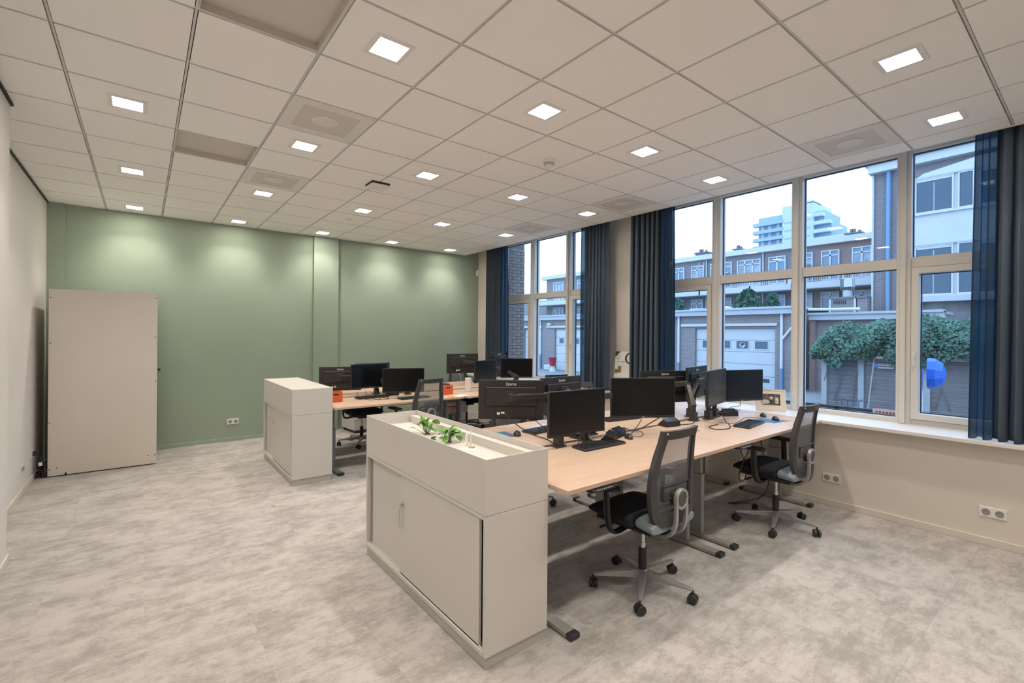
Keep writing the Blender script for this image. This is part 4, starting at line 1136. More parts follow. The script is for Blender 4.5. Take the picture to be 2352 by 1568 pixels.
def mat_thing(name, loc, rz, pieces, lab, cat='mouse mat'):
    t = thing(name, lab, cat, loc, math.radians(rz))
    for nm, poly, mm in pieces: obj(nm, MB().prism(poly, 0, .003), mm, t)
    return t
mat_thing('mouse_mat', (4.88, 2.06, D1), -8, [('blue_panel', [(-.13, -.10), (.09, -.10), (-.02, .11), (-.13, .11)], M['padblue']), ('orange_panel', [(.09, -.10), (.15, -.10), (.15, .06), (.05, -.02)], M['padorange']), ('teal_panel', [(-.20, -.02), (-.131, -.06), (-.131, .11), (-.19, .11)], M['padteal'])],
          'blue and orange mouse mat by the windowsill chair')
mat_thing('mouse_mat', (2.28, 3.07, D1), 0, [('orange_panel', [(-.18, -.02), (-.06, -.08), (-.06, .10), (-.10, .10)], M['padorange']), ('teal_panel', [(-.059, -.10), (.05, -.10), (.09, .10), (-.059, .10)], M['padteal']), ('violet_panel', [(.052, -.10), (.13, -.10), (.13, .10), (.091, .10)], M['padviolet'])],
          'orange, teal and violet mouse mat on back desk behind the planter')
mat_thing('mouse_mat', (4.74, 7.20, D2), 0, [('blue_panel', [(-.12, -.10), (.12, -.10), (.12, .10), (-.12, .10)], M['padblue']), ('orange_panel', [(-.24, -.10), (-.121, -.10), (-.121, .05), (-.2, .10)], M['padorange'])],
          'blue mat with orange corner on the far back desk')
mat_thing('document_sheets', (3.42, 5.62, D2), 10, [('orange_sheet', [(-.16, -.07), (-.03, -.09), (.0, .06), (-.12, .05)], M['padorange']), ('white_sheet', [(-.029, -.09), (.19, -.06), (.17, .09), (.001, .06)], M['paper'])],
          'loose white and orange papers at far desk edge below the orange bin', 'papers')

def power_block(x, y, z, rz, lab):
    t = thing('desk_power_block', lab, 'power socket', (x, y, z), math.radians(rz), 'wedge-shaped desk power blocks')
    prof = [(-.055, 0), (.055, 0), (.050, .022), (-.005, .062), (-.05, .045)]
    mb = MB(); mb.prism(prof, -.085, .085, 'x'); obj('housing', mb, M['blackpl'], t, bevel=.004)
    mb = MB(); mb.bar((-.078, -.02, .0585), (.078, -.02, .0585), .07, .003, (0, -.35, 1)); obj('top_plate', mb, mat('gloss_black_plate', (.02, .022, .026), .2), t)
    for s_ in (-.035, .02):
        obj('outlet', MB().bar((s_ - .014, .026, .042), (s_ + .014, .026, .042), .028, .003, (0, .62, .78)), M['black'], t)
    obj('usb_port', MB().bar((.05, .026, .042), (.075, .026, .042), .02, .003, (0, .62, .78)), M['paper'], t)
    return t
power_block(3.80, 2.50, D1, -12, 'wedge power block below the wide dark monitor beside sturdy arm base')
power_block(4.79, 2.46, D1, -25, 'wedge power block with paired outlets behind the picture-side keyboard')
power_block(3.05, 2.50, D1, 15, 'wedge power block just beside the low dark monitor, cable plugged')
power_block(2.88, 2.43, D1, 30, 'wedge power block half hidden behind the low dark monitor')
power_block(2.75, 6.22, D2, 10, 'power block behind tilted monitor on far desk')

# desk cables
def cable(pts, lab, r=.0032, mm='cable', grp='desk cables'):
    o = obj('cable', MB().tube(smooth_pts(pts, 8), r, 6), M[mm], smooth=True)
    return tag(o, lab, 'cable', grp)
z = D1 + .004
cable([(2.36, 3.10, 1.02), (2.38, 2.98, .95), (2.45, 2.86, .88), (2.50, 2.74, z), (2.42, 2.58, z + .01), (2.36, 2.47, z)], 'long black cable from logo-backed monitor down over desk gap', .0042)
cable([(2.60, 3.12, 1.0), (2.66, 3.02, .92), (2.70, 2.92, z), (2.60, 2.78, z), (2.78, 2.70, z)], 'thin cable drooping across the teal mat keyboard')
cable([(2.58, 2.47, .93), (2.52, 2.40, .90), (2.56, 2.46, z), (2.70, 2.50, z), (2.82, 2.44, z), (2.70, 2.43, z + .012), (2.62, 2.47, z)], 'tangled cable loops under the low dark monitor')
cable([(2.74, 2.5, .96), (2.70, 2.47, z + .03), (2.80, 2.46, z + .02), (2.95, 2.52, z + .03), (2.88, 2.50, .92)], 'second cable tangle under the low dark monitor', .003, 'cablew')
cable([(3.10, 2.40, z + .01), (3.18, 2.36, z), (3.30, 2.42, z), (3.36, 2.50, z), (3.26, 2.55, z), (3.12, 2.52, z)], 'mouse cord looping beside the planter-side keyboard', .0024)
cable([(3.20, 2.36, .99), (3.18, 2.40, .92), (3.16, 2.46, z), (3.10, 2.52, z + .05)], 'cable hanging from wide monitor to power block', .0035)
cable([(3.40, 2.33, .99), (3.36, 2.36, .96), (3.24, 2.45, .88), (3.14, 2.50, z + .055)], 'thick cable running from wide monitor underside to power block', .0045)
cable([(3.88, 2.47, z), (4.02, 2.42, z), (4.15, 2.46, z), (4.26, 2.48, z + .02)], 'short cable from power block to sturdy arm base')
cable([(3.50, 2.36, z), (3.60, 2.30, z), (3.74, 2.24, z), (3.80, 2.20, z)], 'thin cord lying on beech before the wide monitor', .002)
cable([(4.46, 2.44, .98), (4.46, 2.36, .92), (4.40, 2.28, z), (4.30, 2.20, z), (4.12, 2.10, z), (3.98, 2.14, z), (4.02, 2.24, z), (4.22, 2.26, z)], 'black cable loop lying before the arm posts', .0042)
cable([(4.30, 2.30, z), (4.40, 2.20, z), (4.62, 2.24, z), (4.80, 2.28, z), (4.92, 2.16, z), (4.90, 2.10, z + .01)], 'mouse cord crossing to the blue mat', .0022)
cable([(4.72, 2.42, z + .04), (4.62, 2.44, .90), (4.50, 2.47, .93), (4.44, 2.50, .95)], 'cable from paired-outlet power block to post arm', .0035)
cable([(5.02, 2.45, .99), (4.98, 2.43, .94), (4.84, 2.46, .93), (4.80, 2.47, z + .05)], 'cable dropping from picture-side monitor to power block', .003)
cable([(4.05, 1.86, .80), (4.02, 1.95, .55), (4.10, 2.0, .42), (4.30, 2.05, .38), (4.52, 2.15, .45), (4.62, 2.3, .70)], 'black cable sagging under the windowsill-side desk', .0045)
cable([(4.9, 2.2, .78), (4.93, 2.17, .5), (5.02, 2.15, .2), (4.95, 2.2, .04), (4.75, 2.3, .012), (4.6, 2.35, .012), (4.78, 2.22, .012)], 'black cable hanging to floor beside windowsill leg', .0045)
z = D2 + .004
for k, (a, b_) in enumerate((((2.30, 6.02), 1.2), ((2.40, 5.98), -.6), ((2.55, 6.0), 2.0))):
    cable([(a[0] - .06, a[1] + .16, z + .09), (a[0] - .08, a[1] + .05, z + .03), (a[0], a[1] - .10, z), (a[0] + .14, a[1] - .12, z), (a[0] + .18, a[1] + .0, z + .01), (a[0] + .10, a[1] + .12, z + .08)],
          ('looping cable under tilted far monitor, by the orange bin', 'middle looping cable under the tilted far monitor', 'looping cable under tilted far monitor, by the keyboard')[k], .003)
cable([(4.24, 6.88, 1.0), (4.22, 6.80, .98), (4.24, 6.78, .86), (4.2, 6.7, z)], 'white-tagged cable under the raised far monitor back', .0035, 'cablew')

# bins, cup, picture
def bin_(x, y, z, rz, lab, top):
    t = thing('orange_caddy', lab, 'desk caddy', (x, y, z), math.radians(rz), 'orange desk caddies')
    w_, d_, h = .16, .13, .13
    mb = MB(); ring(mb, [(-w_ / 2, -d_ / 2), (w_ / 2, -d_ / 2), (w_ / 2, d_ / 2), (-w_ / 2, d_ / 2)], [(-w_ / 2 + .004, -d_ / 2 + .004), (w_ / 2 - .004, -d_ / 2 + .004), (w_ / 2 - .004, d_ / 2 - .004), (-w_ / 2 + .004, d_ / 2 - .004)], 0, h)
    mb.box((-w_ / 2, -d_ / 2, 0), (w_ / 2, d_ / 2, .005)); obj('tub', mb, M['orange'], t, bevel=.003)
    if top: obj('lid', MB().box((-w_ / 2 + .004, -d_ / 2 + .004, h - .006), (w_ / 2 - .004, d_ / 2 - .004, h - .001)), M['orange'], t)
    obj('handle_slot', MB().cbox((.0, -d_ / 2 - .0006, h - .035), (.07, .001, .018)), M['black'], t)
    return t
bin_(1.90, 6.03, D2, 0, 'orange caddy on far desk beside the closed planter', False)
bin_(3.43, 5.90, D2, 6, 'orange caddy with dark handle slot beside the white cup', True)
mouse(3.43, 5.90, D2 + .130, 40, 'dark mouse perched on the orange caddy by the white cup')
t = thing('white_cup', 'tall pale translucent cup on far desk before the blue-lit monitor', 'cup', (3.86, 5.98, D2))
obj('cup_body', MB().lathe([(.040, 0), (.044, .01), (.050, .20), (.046, .205), (.042, .19), (.038, .014)], (0, 0, 0), 24), M['white'], t, smooth=True)
obj('cup_band', MB().lathe([(.0425, .004), (.046, .006), (.0470, .055), (.0445, .057)], (0, 0, 0), 24), M['ventg'], t, smooth=True)
t = thing('laptop', 'open grey laptop on far back desk below raised monitor', 'laptop', (4.95, 7.12, D2), math.radians(150))
obj('keyboard_deck', MB().prism(rrect(.32, .22, .01), 0, .016), M['legL'], t, bevel=.002)
obj('lid', MB().box((-.16, .11, .016), (.16, .118, .23)), M['legL'], t, bevel=.003)
obj('screen', MB().box((-.15, .1085, .03), (.15, .1095, .222)), M['seatblue'], t)
# picture frame on the windowsill, leaning
t = thing('picture_frame', 'cream picture frame with old sepia photograph on windowsill by monitor', 'picture frame', (5.495, 2.335, .852), math.radians(-58))
lean = math.radians(-14)
Rm = Matrix.Rotation(lean, 4, 'X')
W_, H_ = .30, .235
mb = MB().xf(Rm); ring(mb, [(-W_ / 2, 0), (W_ / 2, 0), (W_ / 2, H_), (-W_ / 2, H_)], [(-W_ / 2 + .012, .012), (W_ / 2 - .012, .012), (W_ / 2 - .012, H_ - .012), (-W_ / 2 + .012, H_ - .012)], 0, .018, 'y')
obj('frame', mb, M['mount'], t, bevel=.002)
obj('mount', MB().xf(Rm).box((-W_ / 2 + .011, .006, .011), (W_ / 2 - .011, .012, H_ - .011)), M['paper'] if False else M['mount'], t)
ph = obj('photograph', MB().xf(Rm).box((-.085, .0045, .06), (.095, .0062, .185)), M['photo'], t)
mb = MB().xf(Rm); mb.prism([(-.07 + .05 * math.cos(a * PI / 8) + .01, .095 + .025 * math.sin(a * PI / 8)) for a in range(16)], .0035, .0045, 'y'); mb.box((.045, .0035, .08), (.078, .0045, .15)); mb.prism([(.008 + .018 * math.cos(a * PI / 8), .14 + .018 * math.sin(a * PI / 8)) for a in range(16)], .0035, .0045, 'y')
obj('pale_shapes', mb, M['photolight'], ph)
obj('strut', MB().bar((0, .016, .0), (0, .09, .0), .05, .004).bar((0, .088, .002), (0, .045, .17), .05, .004), M['blackpl'], t)

# pedestals under the far desks
def pedestal(x, y, rz, lab):
    t = thing('drawer_pedestal', lab, 'drawers', (x, y, 0), rz, 'drawer pedestals under far desks')
    obj('carcass', MB().box((-.20, -.25, .05), (.20, .25, .54)), M['cab'], t, bevel=.004)
    for k in range(3):
        d = obj('drawer', MB().box((-.19, -.262, .06 + k * .158), (.19, -.25, .21 + k * .158)), M['cab'], t, bevel=.002)
        obj('pull', MB().box((-.07, -.268, .19 + k * .158), (.07, -.262, .198 + k * .158)), M['plinth'], d)
    for sx in (-.16, .16):
        for sy in (-.2, .2): obj('castor', MB().cyl((sx - .01, sy, .025), (sx + .01, sy, .025), .025, 14).cyl((sx, sy, .025), (sx, sy, .05), .008, 8), M['castor'], t, smooth=True)
    return t
pedestal(2.95, 8.03, .1, 'pale drawer pedestal seen under far desk by closed planter')
pedestal(4.10, 6.98, .0, 'pale drawer pedestal under the window-side far desk')
t = thing('tote_bag', 'pink and green tote bag hanging under far desk edge', 'bag', (3.62, 6.05, .30))
obj('sack', MB().prism([(-.10, .0), (.10, .0), (.13, .26), (.11, .30), (-.11, .30), (-.13, .26)], -.05, .05, 'y'), mat('pink_cloth', (.52, .33, .32), .9, var=.4, scale=14), t, bevel=.02)
obj('green_panel', MB().prism([(-.09, .01), (-.02, .01), (-.02, .2), (-.09, .2)], -.056, -.049, 'y'), mat('green_cloth', (.05, .17, .09), .9), t)
obj('strap', MB().tube(smooth_pts([(-.09, 0, .29), (-.07, 0, .42), (.07, 0, .42), (.09, 0, .29)]), .008, 6), M['castor'], t, smooth=True)

# ================================================================== OUTDOORS
GZ = -0.6
obj('ground_street', MB().box((5.95, -60, GZ - .2), (220, 120, GZ)), M['street'], kind='structure')
obj('exterior_wall', MB().box((5.95, -8, GZ), (5.96, W2[0], 4.2)).box((5.95, W2[0], GZ), (5.96, 12, .77)).box((5.95, 8.36, .7), (5.96, 14, 4.2)), M['brickd'], kind='structure')

# low railing just outside the glass
t = thing('balustrade', 'low dark railing with upright bars just outside the wide window', 'railing', (6.45, 1.9, GZ))
obj('top_rail', MB().box((-.02, -2.4, 1.43), (.02, 2.6, 1.465)), M['rail'], t)
bar = MB().box((-.008, -.012, .75), (.008, .012, 1.43)).mesh('baluster', M['rail'])
for k in range(26): link('baluster', bar, t, loc=(0, -2.35 + k * .195, 0))
obj('bottom_rail', MB().box((-.02, -2.4, .72), (.02, 2.6, .75)), M['rail'], t)
for y in (-2.39, .1, 2.59): obj('post', MB().box((-.02, y - .02, 0), (.02, y + .02, 1.45)), M['rail'], t)

# ---- garages across the yard
GX = 21.0
t = thing('garage_building', 'low brick garage block with flat white roof across the yard', 'garage', (GX, 0, GZ))
zf0, zf1 = 2.62 - GZ, 2.93 - GZ
mb = MB()
doors = [(8.78, 12.45), (19.2, 22.3), (23.6, 25.4)]; dz = 2.02 - GZ
ye = 8.15
for a, b in ((ye, doors[0][0]), (doors[0][1], doors[1][0]), (doors[1][1], doors[2][0]), (doors[2][1], 40)): mb.box((0, a, 0), (.35, b, zf0 + .1))
for a, b in doors: mb.box((0, a, dz), (.35, b, zf0 + .1))
mb.box((.35, ye, 0), (6, ye + .3, zf0 + .1))
obj('wall', mb, M['brickg'], t)
obj('fascia', MB().box((-.25, 7.9, zf0), (.1, 40, zf1 - .06)).box((-.32, 7.85, zf1 - .09), (.1, 40, zf1)), M['extg'], t)
obj('roof', MB().box((-.2, 7.9, zf1 - .1), (9, 40, zf1 - .02)), M['extg'], t)
def garage_door(a, b, npan, sign_at=None):
    d = obj('door', MB().box((.16, a, 0), (.2, b, .02)), M['door'], t)
    hh = dz / 5
    for k in range(5): obj('door_panel', MB().box((.12, a + .01, k * hh + .01), (.16, b - .01, (k + 1) * hh - .004)), M['door'], d, bevel=.006)
    ww = (b - a - .4) / npan
    for k in range(npan):
        y = a + .2 + k * ww; ins = .10
        fr = MB(); ring(fr, [(y + ins, 1.68), (y + ww - ins, 1.68), (y + ww - ins, 2.09), (y + ins, 2.09)], [(y + ins + .04, 1.72), (y + ww - ins - .04, 1.72), (y + ww - ins - .04, 2.05), (y + ins + .04, 2.05)], .10, .122, 'x')
        obj('window_trim', fr, M['door'], d)
        obj('pane', MB().box((.112, y + ins + .02, 1.70), (.118, y + ww - ins - .02, 2.07)), M['darkwin'], d)
    if sign_at is not None:
        ys = a + .2 + (sign_at + .5) * ww
        obj('sign_disc', MB().cyl((.1, ys, 1.885), (.108, ys, 1.885), .155, 24), M['extw'], d)
        rg = MB(); ring(rg, [(ys + .155 * math.cos(2 * PI * q / 24), 1.885 + .155 * math.sin(2 * PI * q / 24)) for q in range(24)], [(ys + .135 * math.cos(2 * PI * q / 24), 1.885 + .135 * math.sin(2 * PI * q / 24)) for q in range(24)], .094, .1, 'x')
        obj('sign_ring', rg, M['gasket'], d)
        text('lettering', 'P', .24, M['gasket'], d, (.092, ys - .01, 1.885), (PI / 2, 0, -PI / 2), bold=.012)
        obj('letter_stroke', MB().box((.092, ys - .11, 1.90), (.096, ys + .11, 1.925)), M['gasket'], d)
    obj('lintel_rail', MB().box((-.1, a - .1, dz + .10), (-.02, b + .7, dz + .22)), M['extw'], t)
garage_door(*doors[0], 4, 1); garage_door(*doors[1], 4); garage_door(*doors[2], 3)
obj('vent_grille', MB().box((.105, 9.05, .28), (.118, 9.33, .44)), M['darkwin'], t)
def pipe(y, name_z0=0, two=True):
    p = obj('drainpipe', MB().cyl((-.08, y, .95), (-.08, y, zf0), .055, 12), M['pipew'], t, smooth=True)
    obj('pipe_boot', MB().cyl((-.08, y, 0), (-.08, y, .95), .062, 12), M['pipeb'], p, smooth=True)
pipe(13.28); pipe(8.50); pipe(23.7 - .1)
obj('branch_pipe', MB().tube([(-.08, 8.48, 1.55 - GZ), (-.08, 8.1, 2.05 - GZ), (-.08, 7.6, 2.10 - GZ)], .05, 10), M['pipew'], t, smooth=True)
obj('wall_lamp', MB().cbox((-.1, 13.75, 2.45 - GZ), (.16, .3, .12)), M['extw'], t)
obj('wall_lamp', MB().cbox((-.1, 22.7, 2.35 - GZ), (.16, .3, .14)), M['extw'], t)

# things on the garage roof
def bush(loc, r, h, n, seed, lab, mm='ivy', cat='shrub', trunk=True):
    rnd = random.Random(seed); t = thing('evergreen_shrub', lab, cat, loc)
    mb = MB()
    for k in range(n):
        z = rnd.random() ** .8; a = rnd.uniform(0, 2 * PI); rr = r * (1.05 - z) ** .6 * rnd.uniform(.3, 1)
        c = Vector((rr * math.cos(a), rr * math.sin(a), .1 + z * h)); s_ = rnd.uniform(.06, .15)
        d = Vector((rnd.uniform(-1, 1), rnd.uniform(-1, 1), rnd.uniform(-.6, 1))).normalized(); e = d.cross(Vector((rnd.random(), rnd.random(), .3))).normalized()
        mb.add([tuple(c - d * s_), tuple(c + e * s_ * .5), tuple(c + d * s_), tuple(c - e * s_ * .5)], [(0, 1, 2, 3)])
    obj('foliage', mb, M[mm], t, kind='stuff')
    obj('pot', MB().lathe([(.25, 0), (.32, .2)], (0, 0, 0), 10), M['tileroof'], t)
    return t
zr = zf1 + GZ - .02
bush((27, 12.75, zr), .95, 1.30, 1500, 5, 'green conifer shrub on the garage roof above the door windows')
bush((27, 11.45, zr), .45, 1.05, 700, 6, 'slimmer conifer shrub on the garage roof, joined to the larger one')
bush((27, 17.2, zr), .8, .95, 900, 8, 'shrub at roof edge beside the slate curtain')
t = thing('roof_dome', 'low white rooflight dome on the garage roof edge', 'rooflight', (21.9, 11.6, zr)); 
obj('dome', MB().lathe([(.6, 0), (.5, .10), (.3, .18), (.0, .2)], (0, 0, 0), 20), M['extw'], t, smooth=True); obj('curb', MB().box((-.7, -.7, -.02), (.7, .7, .0)), M['extg'], t)
t = thing('roof_box', 'white boxy unit on the garage roof beside the shrub', 'roof unit', (25, 14.5, zr)); obj('casing', MB().box((-.4, -.45, 0), (.4, .45, .30)), M['extw'], t, bevel=.03); obj('dark_slot', MB().box((-.405, -.30, .08), (-.4, -.05, .22)), M['darkwin'], t)

# ---- shed roof right of the garages
t = thing('lean_to_shed', 'low grey flat roof with dark doorway behind the ivy fence', 'shed', (22, 0, GZ))
obj('fascia', MB().box((-.2, 3.6, 2.36 - GZ), (.1, 7.80, 2.60 - GZ)).box((-.28, 3.6, 2.57 - GZ), (.1, 7.82, 2.66 - GZ)), M['extg'], t)
obj('roof', MB().box((0, 3.6, 2.5 - GZ), (1.45, 7.8, 2.6 - GZ)), M['extg'], t)
obj('wall', MB().box((.1, 3.6, 0), (.3, 7.8, 2.4 - GZ)), M['brickg'], t)
obj('doorway', MB().box((.06, 6.2, 0), (.1, 7.2, 1.55 - GZ)), M['darkwin'], t)
obj('post', MB().box((-.1, 7.6, 0), (.1, 7.8, 2.4 - GZ)), M['brickr'], t)
obj('pipe', MB().tube([(-.3, 7.78, 2.80 - GZ), (-.3, 6.8, 2.77 - GZ), (-.3, 6.0, 2.76 - GZ)], .06, 8), M['pipew'], t, smooth=True)
t = thing('brick_chimney', 'dark brick chimney stack with slab top above shed roof', 'chimney', (23.52, 0, 0))
obj('stack', MB().box((0, 6.72, 2.55), (.5, 7.55, 3.30)), M['brickd'], t); obj('slab', MB().box((-.05, 6.66, 3.30), (.55, 7.62, 3.38)), M['tileroof'], t)
obj('edge_post', MB().box((-.03, 7.55, 2.55), (.05, 7.62, 3.3)).box((-.03, 6.64, 2.55), (.05, 6.71, 3.3)), M['extw'], t)
mb = MB()
for k in range(7): mb.box((-.012, 7.45 - k * .07, 3.08), (0, 7.42 - k * .07, 3.24))
obj('vent_brick', mb, M['black'], t)
t = thing('brick_chimney', 'plain dark brick chimney block beside tall brick building', 'chimney', (23.52, 0, 0))
obj('stack', MB().box((0, 6.24, 2.55), (.5, 6.60, 3.30)), M['brickd'], t); obj('slab', MB().box((-.05, 6.24, 3.30), (.55, 6.62, 3.38)), M['tileroof'], t)
t = thing('flue_cowl', 'boxy white chimney cowl on a pole above shed roof', 'flue', (23.7, 7.0, 2.55))
obj('flue', MB().cyl((0, 0, .84), (0, 0, 1.12), .17, 12), M['extg'], t, smooth=True)
obj('cap', MB().box((-.2, -.22, 1.25), (.2, .22, 1.62)), M['extw'], t, bevel=.01)
obj('dark_side', MB().box((-.205, .08, 1.26), (-.2, .215, 1.6)), M['tileroof'], t)
mb = MB()
for k in range(6): mb.box((-.2, -.21 + k * .075, 1.12), (.2, -.18 + k * .075, 1.25))
obj('louvre', mb, M['tileroof'], t)

# ---- row of houses behind
HX = 34.0
t = thing('row_house', 'long brick row of flats with white balconies behind the garages', 'building', (HX, 0, GZ))
y0h, y1h = 6.9, 37.4
obj('wall', MB().box((0, 11.7, 0), (8, y1h, 7.55 - GZ)), M['brickd'], t)
obj('wall_red', MB().box((0, y0h, 0), (8, 11.7, 7.55 - GZ)), M['brickr'], t)
obj('parapet', MB().box((-.35, y0h, 7.50 - GZ), (8.2, y1h + .5, 7.86 - GZ)), M['extw'], t)
obj('balcony_slab', MB().box((-1.4, y0h, 4.66 - GZ), (0, y1h + .9, 4.80 - GZ)), M['extg'], t)
obj('balcony_front', MB().box((-1.42, y0h, 4.70 - GZ), (-1.36, y1h + .9, 5.08 - GZ)), M['extw'], t)
def house_window(yc, w_, z0, z1, panes, glass):
    fr = MB(); ya, yb = yc - w_ / 2, yc + w_ / 2
    ring(fr, [(ya, z0), (yb, z0), (yb, z1), (ya, z1)], [(ya + .07, z0 + .05), (yb - .07, z0 + .05), (yb - .07, z1 - .07), (ya + .07, z1 - .07)], -.12, .02, 'x')
    ztr = z1 - .34
    fr.box((-.11, ya + .05, ztr - .04), (.02, yb - .05, ztr + .04))
    for k in range(1, panes):
        y = ya + w_ * k / panes; fr.box((-.11, y - .05, z0 + .05), (.02, y + .05, z1 - .05))
    wf = obj('window', fr, M['extw'], t)
    for k in range(panes):
        for za, zb in ((z0 + .12 + (.35 if glass != 'curtwin' else 0), ztr - .05), (ztr + .04, z1 - .08)):
            a = ya + w_ * k / panes + .07; b = ya + w_ * (k + 1) / panes - .07
            obj('pane', MB().box((-.06, a, za), (-.05, b, zb)), M[(glass if glass != 'darkwin' else 'houseglass') if za < ztr else 'houseglass'], wf)
    obj('lower_panel', MB().box((-.07, ya + .06, z0 + .05), (.0, yb - .06, z0 + .47)), M['extw'], wf)
g_ = -GZ
for yc, w_, pn, gl in ((9.3, 1.0, 2, 'curtwin'), (10.95, 1.0, 2, 'darkwin'), (12.35, .85, 1, 'curtwin'), (14.1, 1.1, 2, 'darkwin'), (16.0, 1.65, 3, 'curtwin'), (18.05, 1.65, 3, 'darkwin'), (19.95, 1.0, 2, 'curtwin'), (21.55, .95, 2, 'darkwin'),
                      (24.0, 1.6, 3, 'curtwin'), (26.5, 1.0, 2, 'darkwin'), (29.0, 1.6, 3, 'curtwin'), (32.3, 1.0, 2, 'darkwin'), (35.5, 1.5, 3, 'curtwin')):
    house_window(yc, w_, 4.85 + g_, 7.12 + g_, pn, gl)
    house_window(yc, w_, 2.4 + g_, 4.50 + g_, pn, 'darkwin' if pn > 1 else 'curtwin')
def bal_rail(ya, yb):
    mb = MB().box((-1.41, ya, 5.62 + g_), (-1.37, yb, 5.66 + g_)).box((-1.41, ya, 5.14 + g_), (-1.37, yb, 5.17 + g_)); y = ya
    while y < yb: mb.box((-1.40, y, 5.1 + g_), (-1.38, y + .025, 5.64 + g_)); y += .12
    obj('balcony_railing', mb, M['extw'], t)
for a, b in ((8.5, 9.9), (10.0, 11.7), (13.0, 14.6), (14.7, 17.4), (24, 28), (31, 37)): bal_rail(a, b)
for y in (9.85, 12.65, 15.3, 19.0, 22.2): obj('balcony_post', MB().box((-1.42, y - .05, 4.7 + g_), (-1.36, y + .05, 5.75 + g_)), M['extw'], t)
for a, b in ((11.75, 12.9), (17.5, 20.6), (20.8, 23.4)): obj('balcony_panel', MB().box((-1.41, a, 5.06 + g_), (-1.37, b, 5.64 + g_)), M['extw'], t)
for y in (15.02, 19.2): obj('drainpipe', MB().cyl((-.08, y, 0), (-.08, y, 7.5 + g_), .05, 8), M['extw'], t, smooth=True)
for y in (17.6, 12.1): obj('privacy_screen', MB().box((-1.35, y - .03, 4.8 + g_), (-.1, y + .03, 6.35 + g_)), M['curtwin'], t)
mb = MB()
for k in range(10): mb.box((-.25, 19.32, 5.2 + g_ + k * .2), (-.22, 19.72, 5.23 + g_ + k * .2))
mb.box((-.26, 19.30, 4.8 + g_), (-.22, 19.34, 7.3 + g_)).box((-.26, 19.70, 4.8 + g_), (-.22, 19.74, 7.3 + g_)); obj('ladder', mb, M['extw'], t)
for y, w_, h in ((20.9, .95, .62), (10.35, .8, .5), (17.9, .5, .5), (14.0, 1.1, .15)):
    c = obj('chimney', MB().box((2, y - w_ / 2, 7.85 + g_), (2.9, y + w_ / 2, 7.85 + g_ + h)).box((1.92, y - w_ / 2 - .1, 7.85 + g_ + h), (2.98, y + w_ / 2 + .1, 7.92 + g_ + h)), M['tileroof'], t)
    mb = MB()
    for k in (-.25, .05, .22): mb.cyl((2.4, y + k * w_ * 1.2, 7.9 + g_ + h), (2.4, y + k * w_ * 1.2, 8.1 + g_ + h + .12 * (k > 0)), .09, 8)
    obj('chimney_pot', mb, M['tileroof'], c)
# neighbouring slate roof and bare tree beyond the far window
t = thing('slate_roof_house', 'low house with slate tiled slope beyond the row of flats', 'building', (36, 41.5, GZ))
obj('wall', MB().box((0, -3.4, 0), (6, 4, 4.6)), M['brickd'], t)
for k in range(9): obj('tile_course', MB().bar((-.3 + k * .28, -3.5, 4.5 + k * .22), (-.3 + k * .28, 4.2, 4.5 + k * .22), .36, .06, (-.6, 0, .8)), M['tileroof'], t)
obj('gutter', MB().box((-.45, -3.5, 4.30), (-.3, 4.2, 4.42)), M['extw'], t)
rnd = random.Random(4)
t = thing('bare_tree', 'bare winter tree above roofs beyond the far window', 'tree', (40, 49.5, GZ))
obj('trunk', MB().tube([(0, 0, 0), (.1, .05, 4), (0, .1, 7)], [.25, .18, .1], 8), M['tileroof'], t, smooth=True)
mb = MB()
for k in range(70):
    p = Vector((0, .1, rnd.uniform(4, 7))); d = Vector((rnd.uniform(-1, 1), rnd.uniform(-1, 1), rnd.uniform(.4, 1.4))).normalized(); l_ = rnd.uniform(1, 2.6)
    q = p + d * l_ * .6; mb.tube([tuple(p), tuple(q), tuple(q + (d + Vector((rnd.uniform(-.5, .5), rnd.uniform(-.5, .5), .2))).normalized() * l_ * .5)], [.05, .03, .01], 4)
obj('twigs', mb, M['tileroof'], t, kind='stuff')

# ---- hazy tower far away
t = thing('tower_block', 'pale hazy tower block with balcony bands rising behind the flats', 'building', (150, 0, GZ))
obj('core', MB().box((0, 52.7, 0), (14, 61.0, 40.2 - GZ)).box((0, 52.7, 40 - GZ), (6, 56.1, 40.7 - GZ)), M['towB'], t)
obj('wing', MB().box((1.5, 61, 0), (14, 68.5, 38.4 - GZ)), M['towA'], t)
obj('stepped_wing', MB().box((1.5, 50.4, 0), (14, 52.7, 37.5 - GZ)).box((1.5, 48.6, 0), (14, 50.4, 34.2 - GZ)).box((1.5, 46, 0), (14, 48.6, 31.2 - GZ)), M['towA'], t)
for k in range(6):
    z_ = 36.6 - GZ - k * 2.35
    obj('balcony_band', MB().box((-.2, 60.8, z_ - 1.0), (1.6, 69.5, z_)), M['towB'] if False else M['towA'], t)
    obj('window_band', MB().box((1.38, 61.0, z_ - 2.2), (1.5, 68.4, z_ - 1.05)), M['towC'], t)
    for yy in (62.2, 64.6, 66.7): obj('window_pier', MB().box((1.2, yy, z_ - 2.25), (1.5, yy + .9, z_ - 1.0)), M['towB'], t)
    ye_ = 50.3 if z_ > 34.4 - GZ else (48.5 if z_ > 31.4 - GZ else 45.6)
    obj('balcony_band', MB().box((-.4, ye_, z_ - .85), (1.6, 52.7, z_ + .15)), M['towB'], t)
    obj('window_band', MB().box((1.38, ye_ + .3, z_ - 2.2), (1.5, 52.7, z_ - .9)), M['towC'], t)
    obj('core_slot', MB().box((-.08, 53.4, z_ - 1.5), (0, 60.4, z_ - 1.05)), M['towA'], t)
    obj('core_window', MB().box((-.10, 56.6, z_ - 1.42), (-.06, 58.2, z_ - 1.15)), M['white'], t)

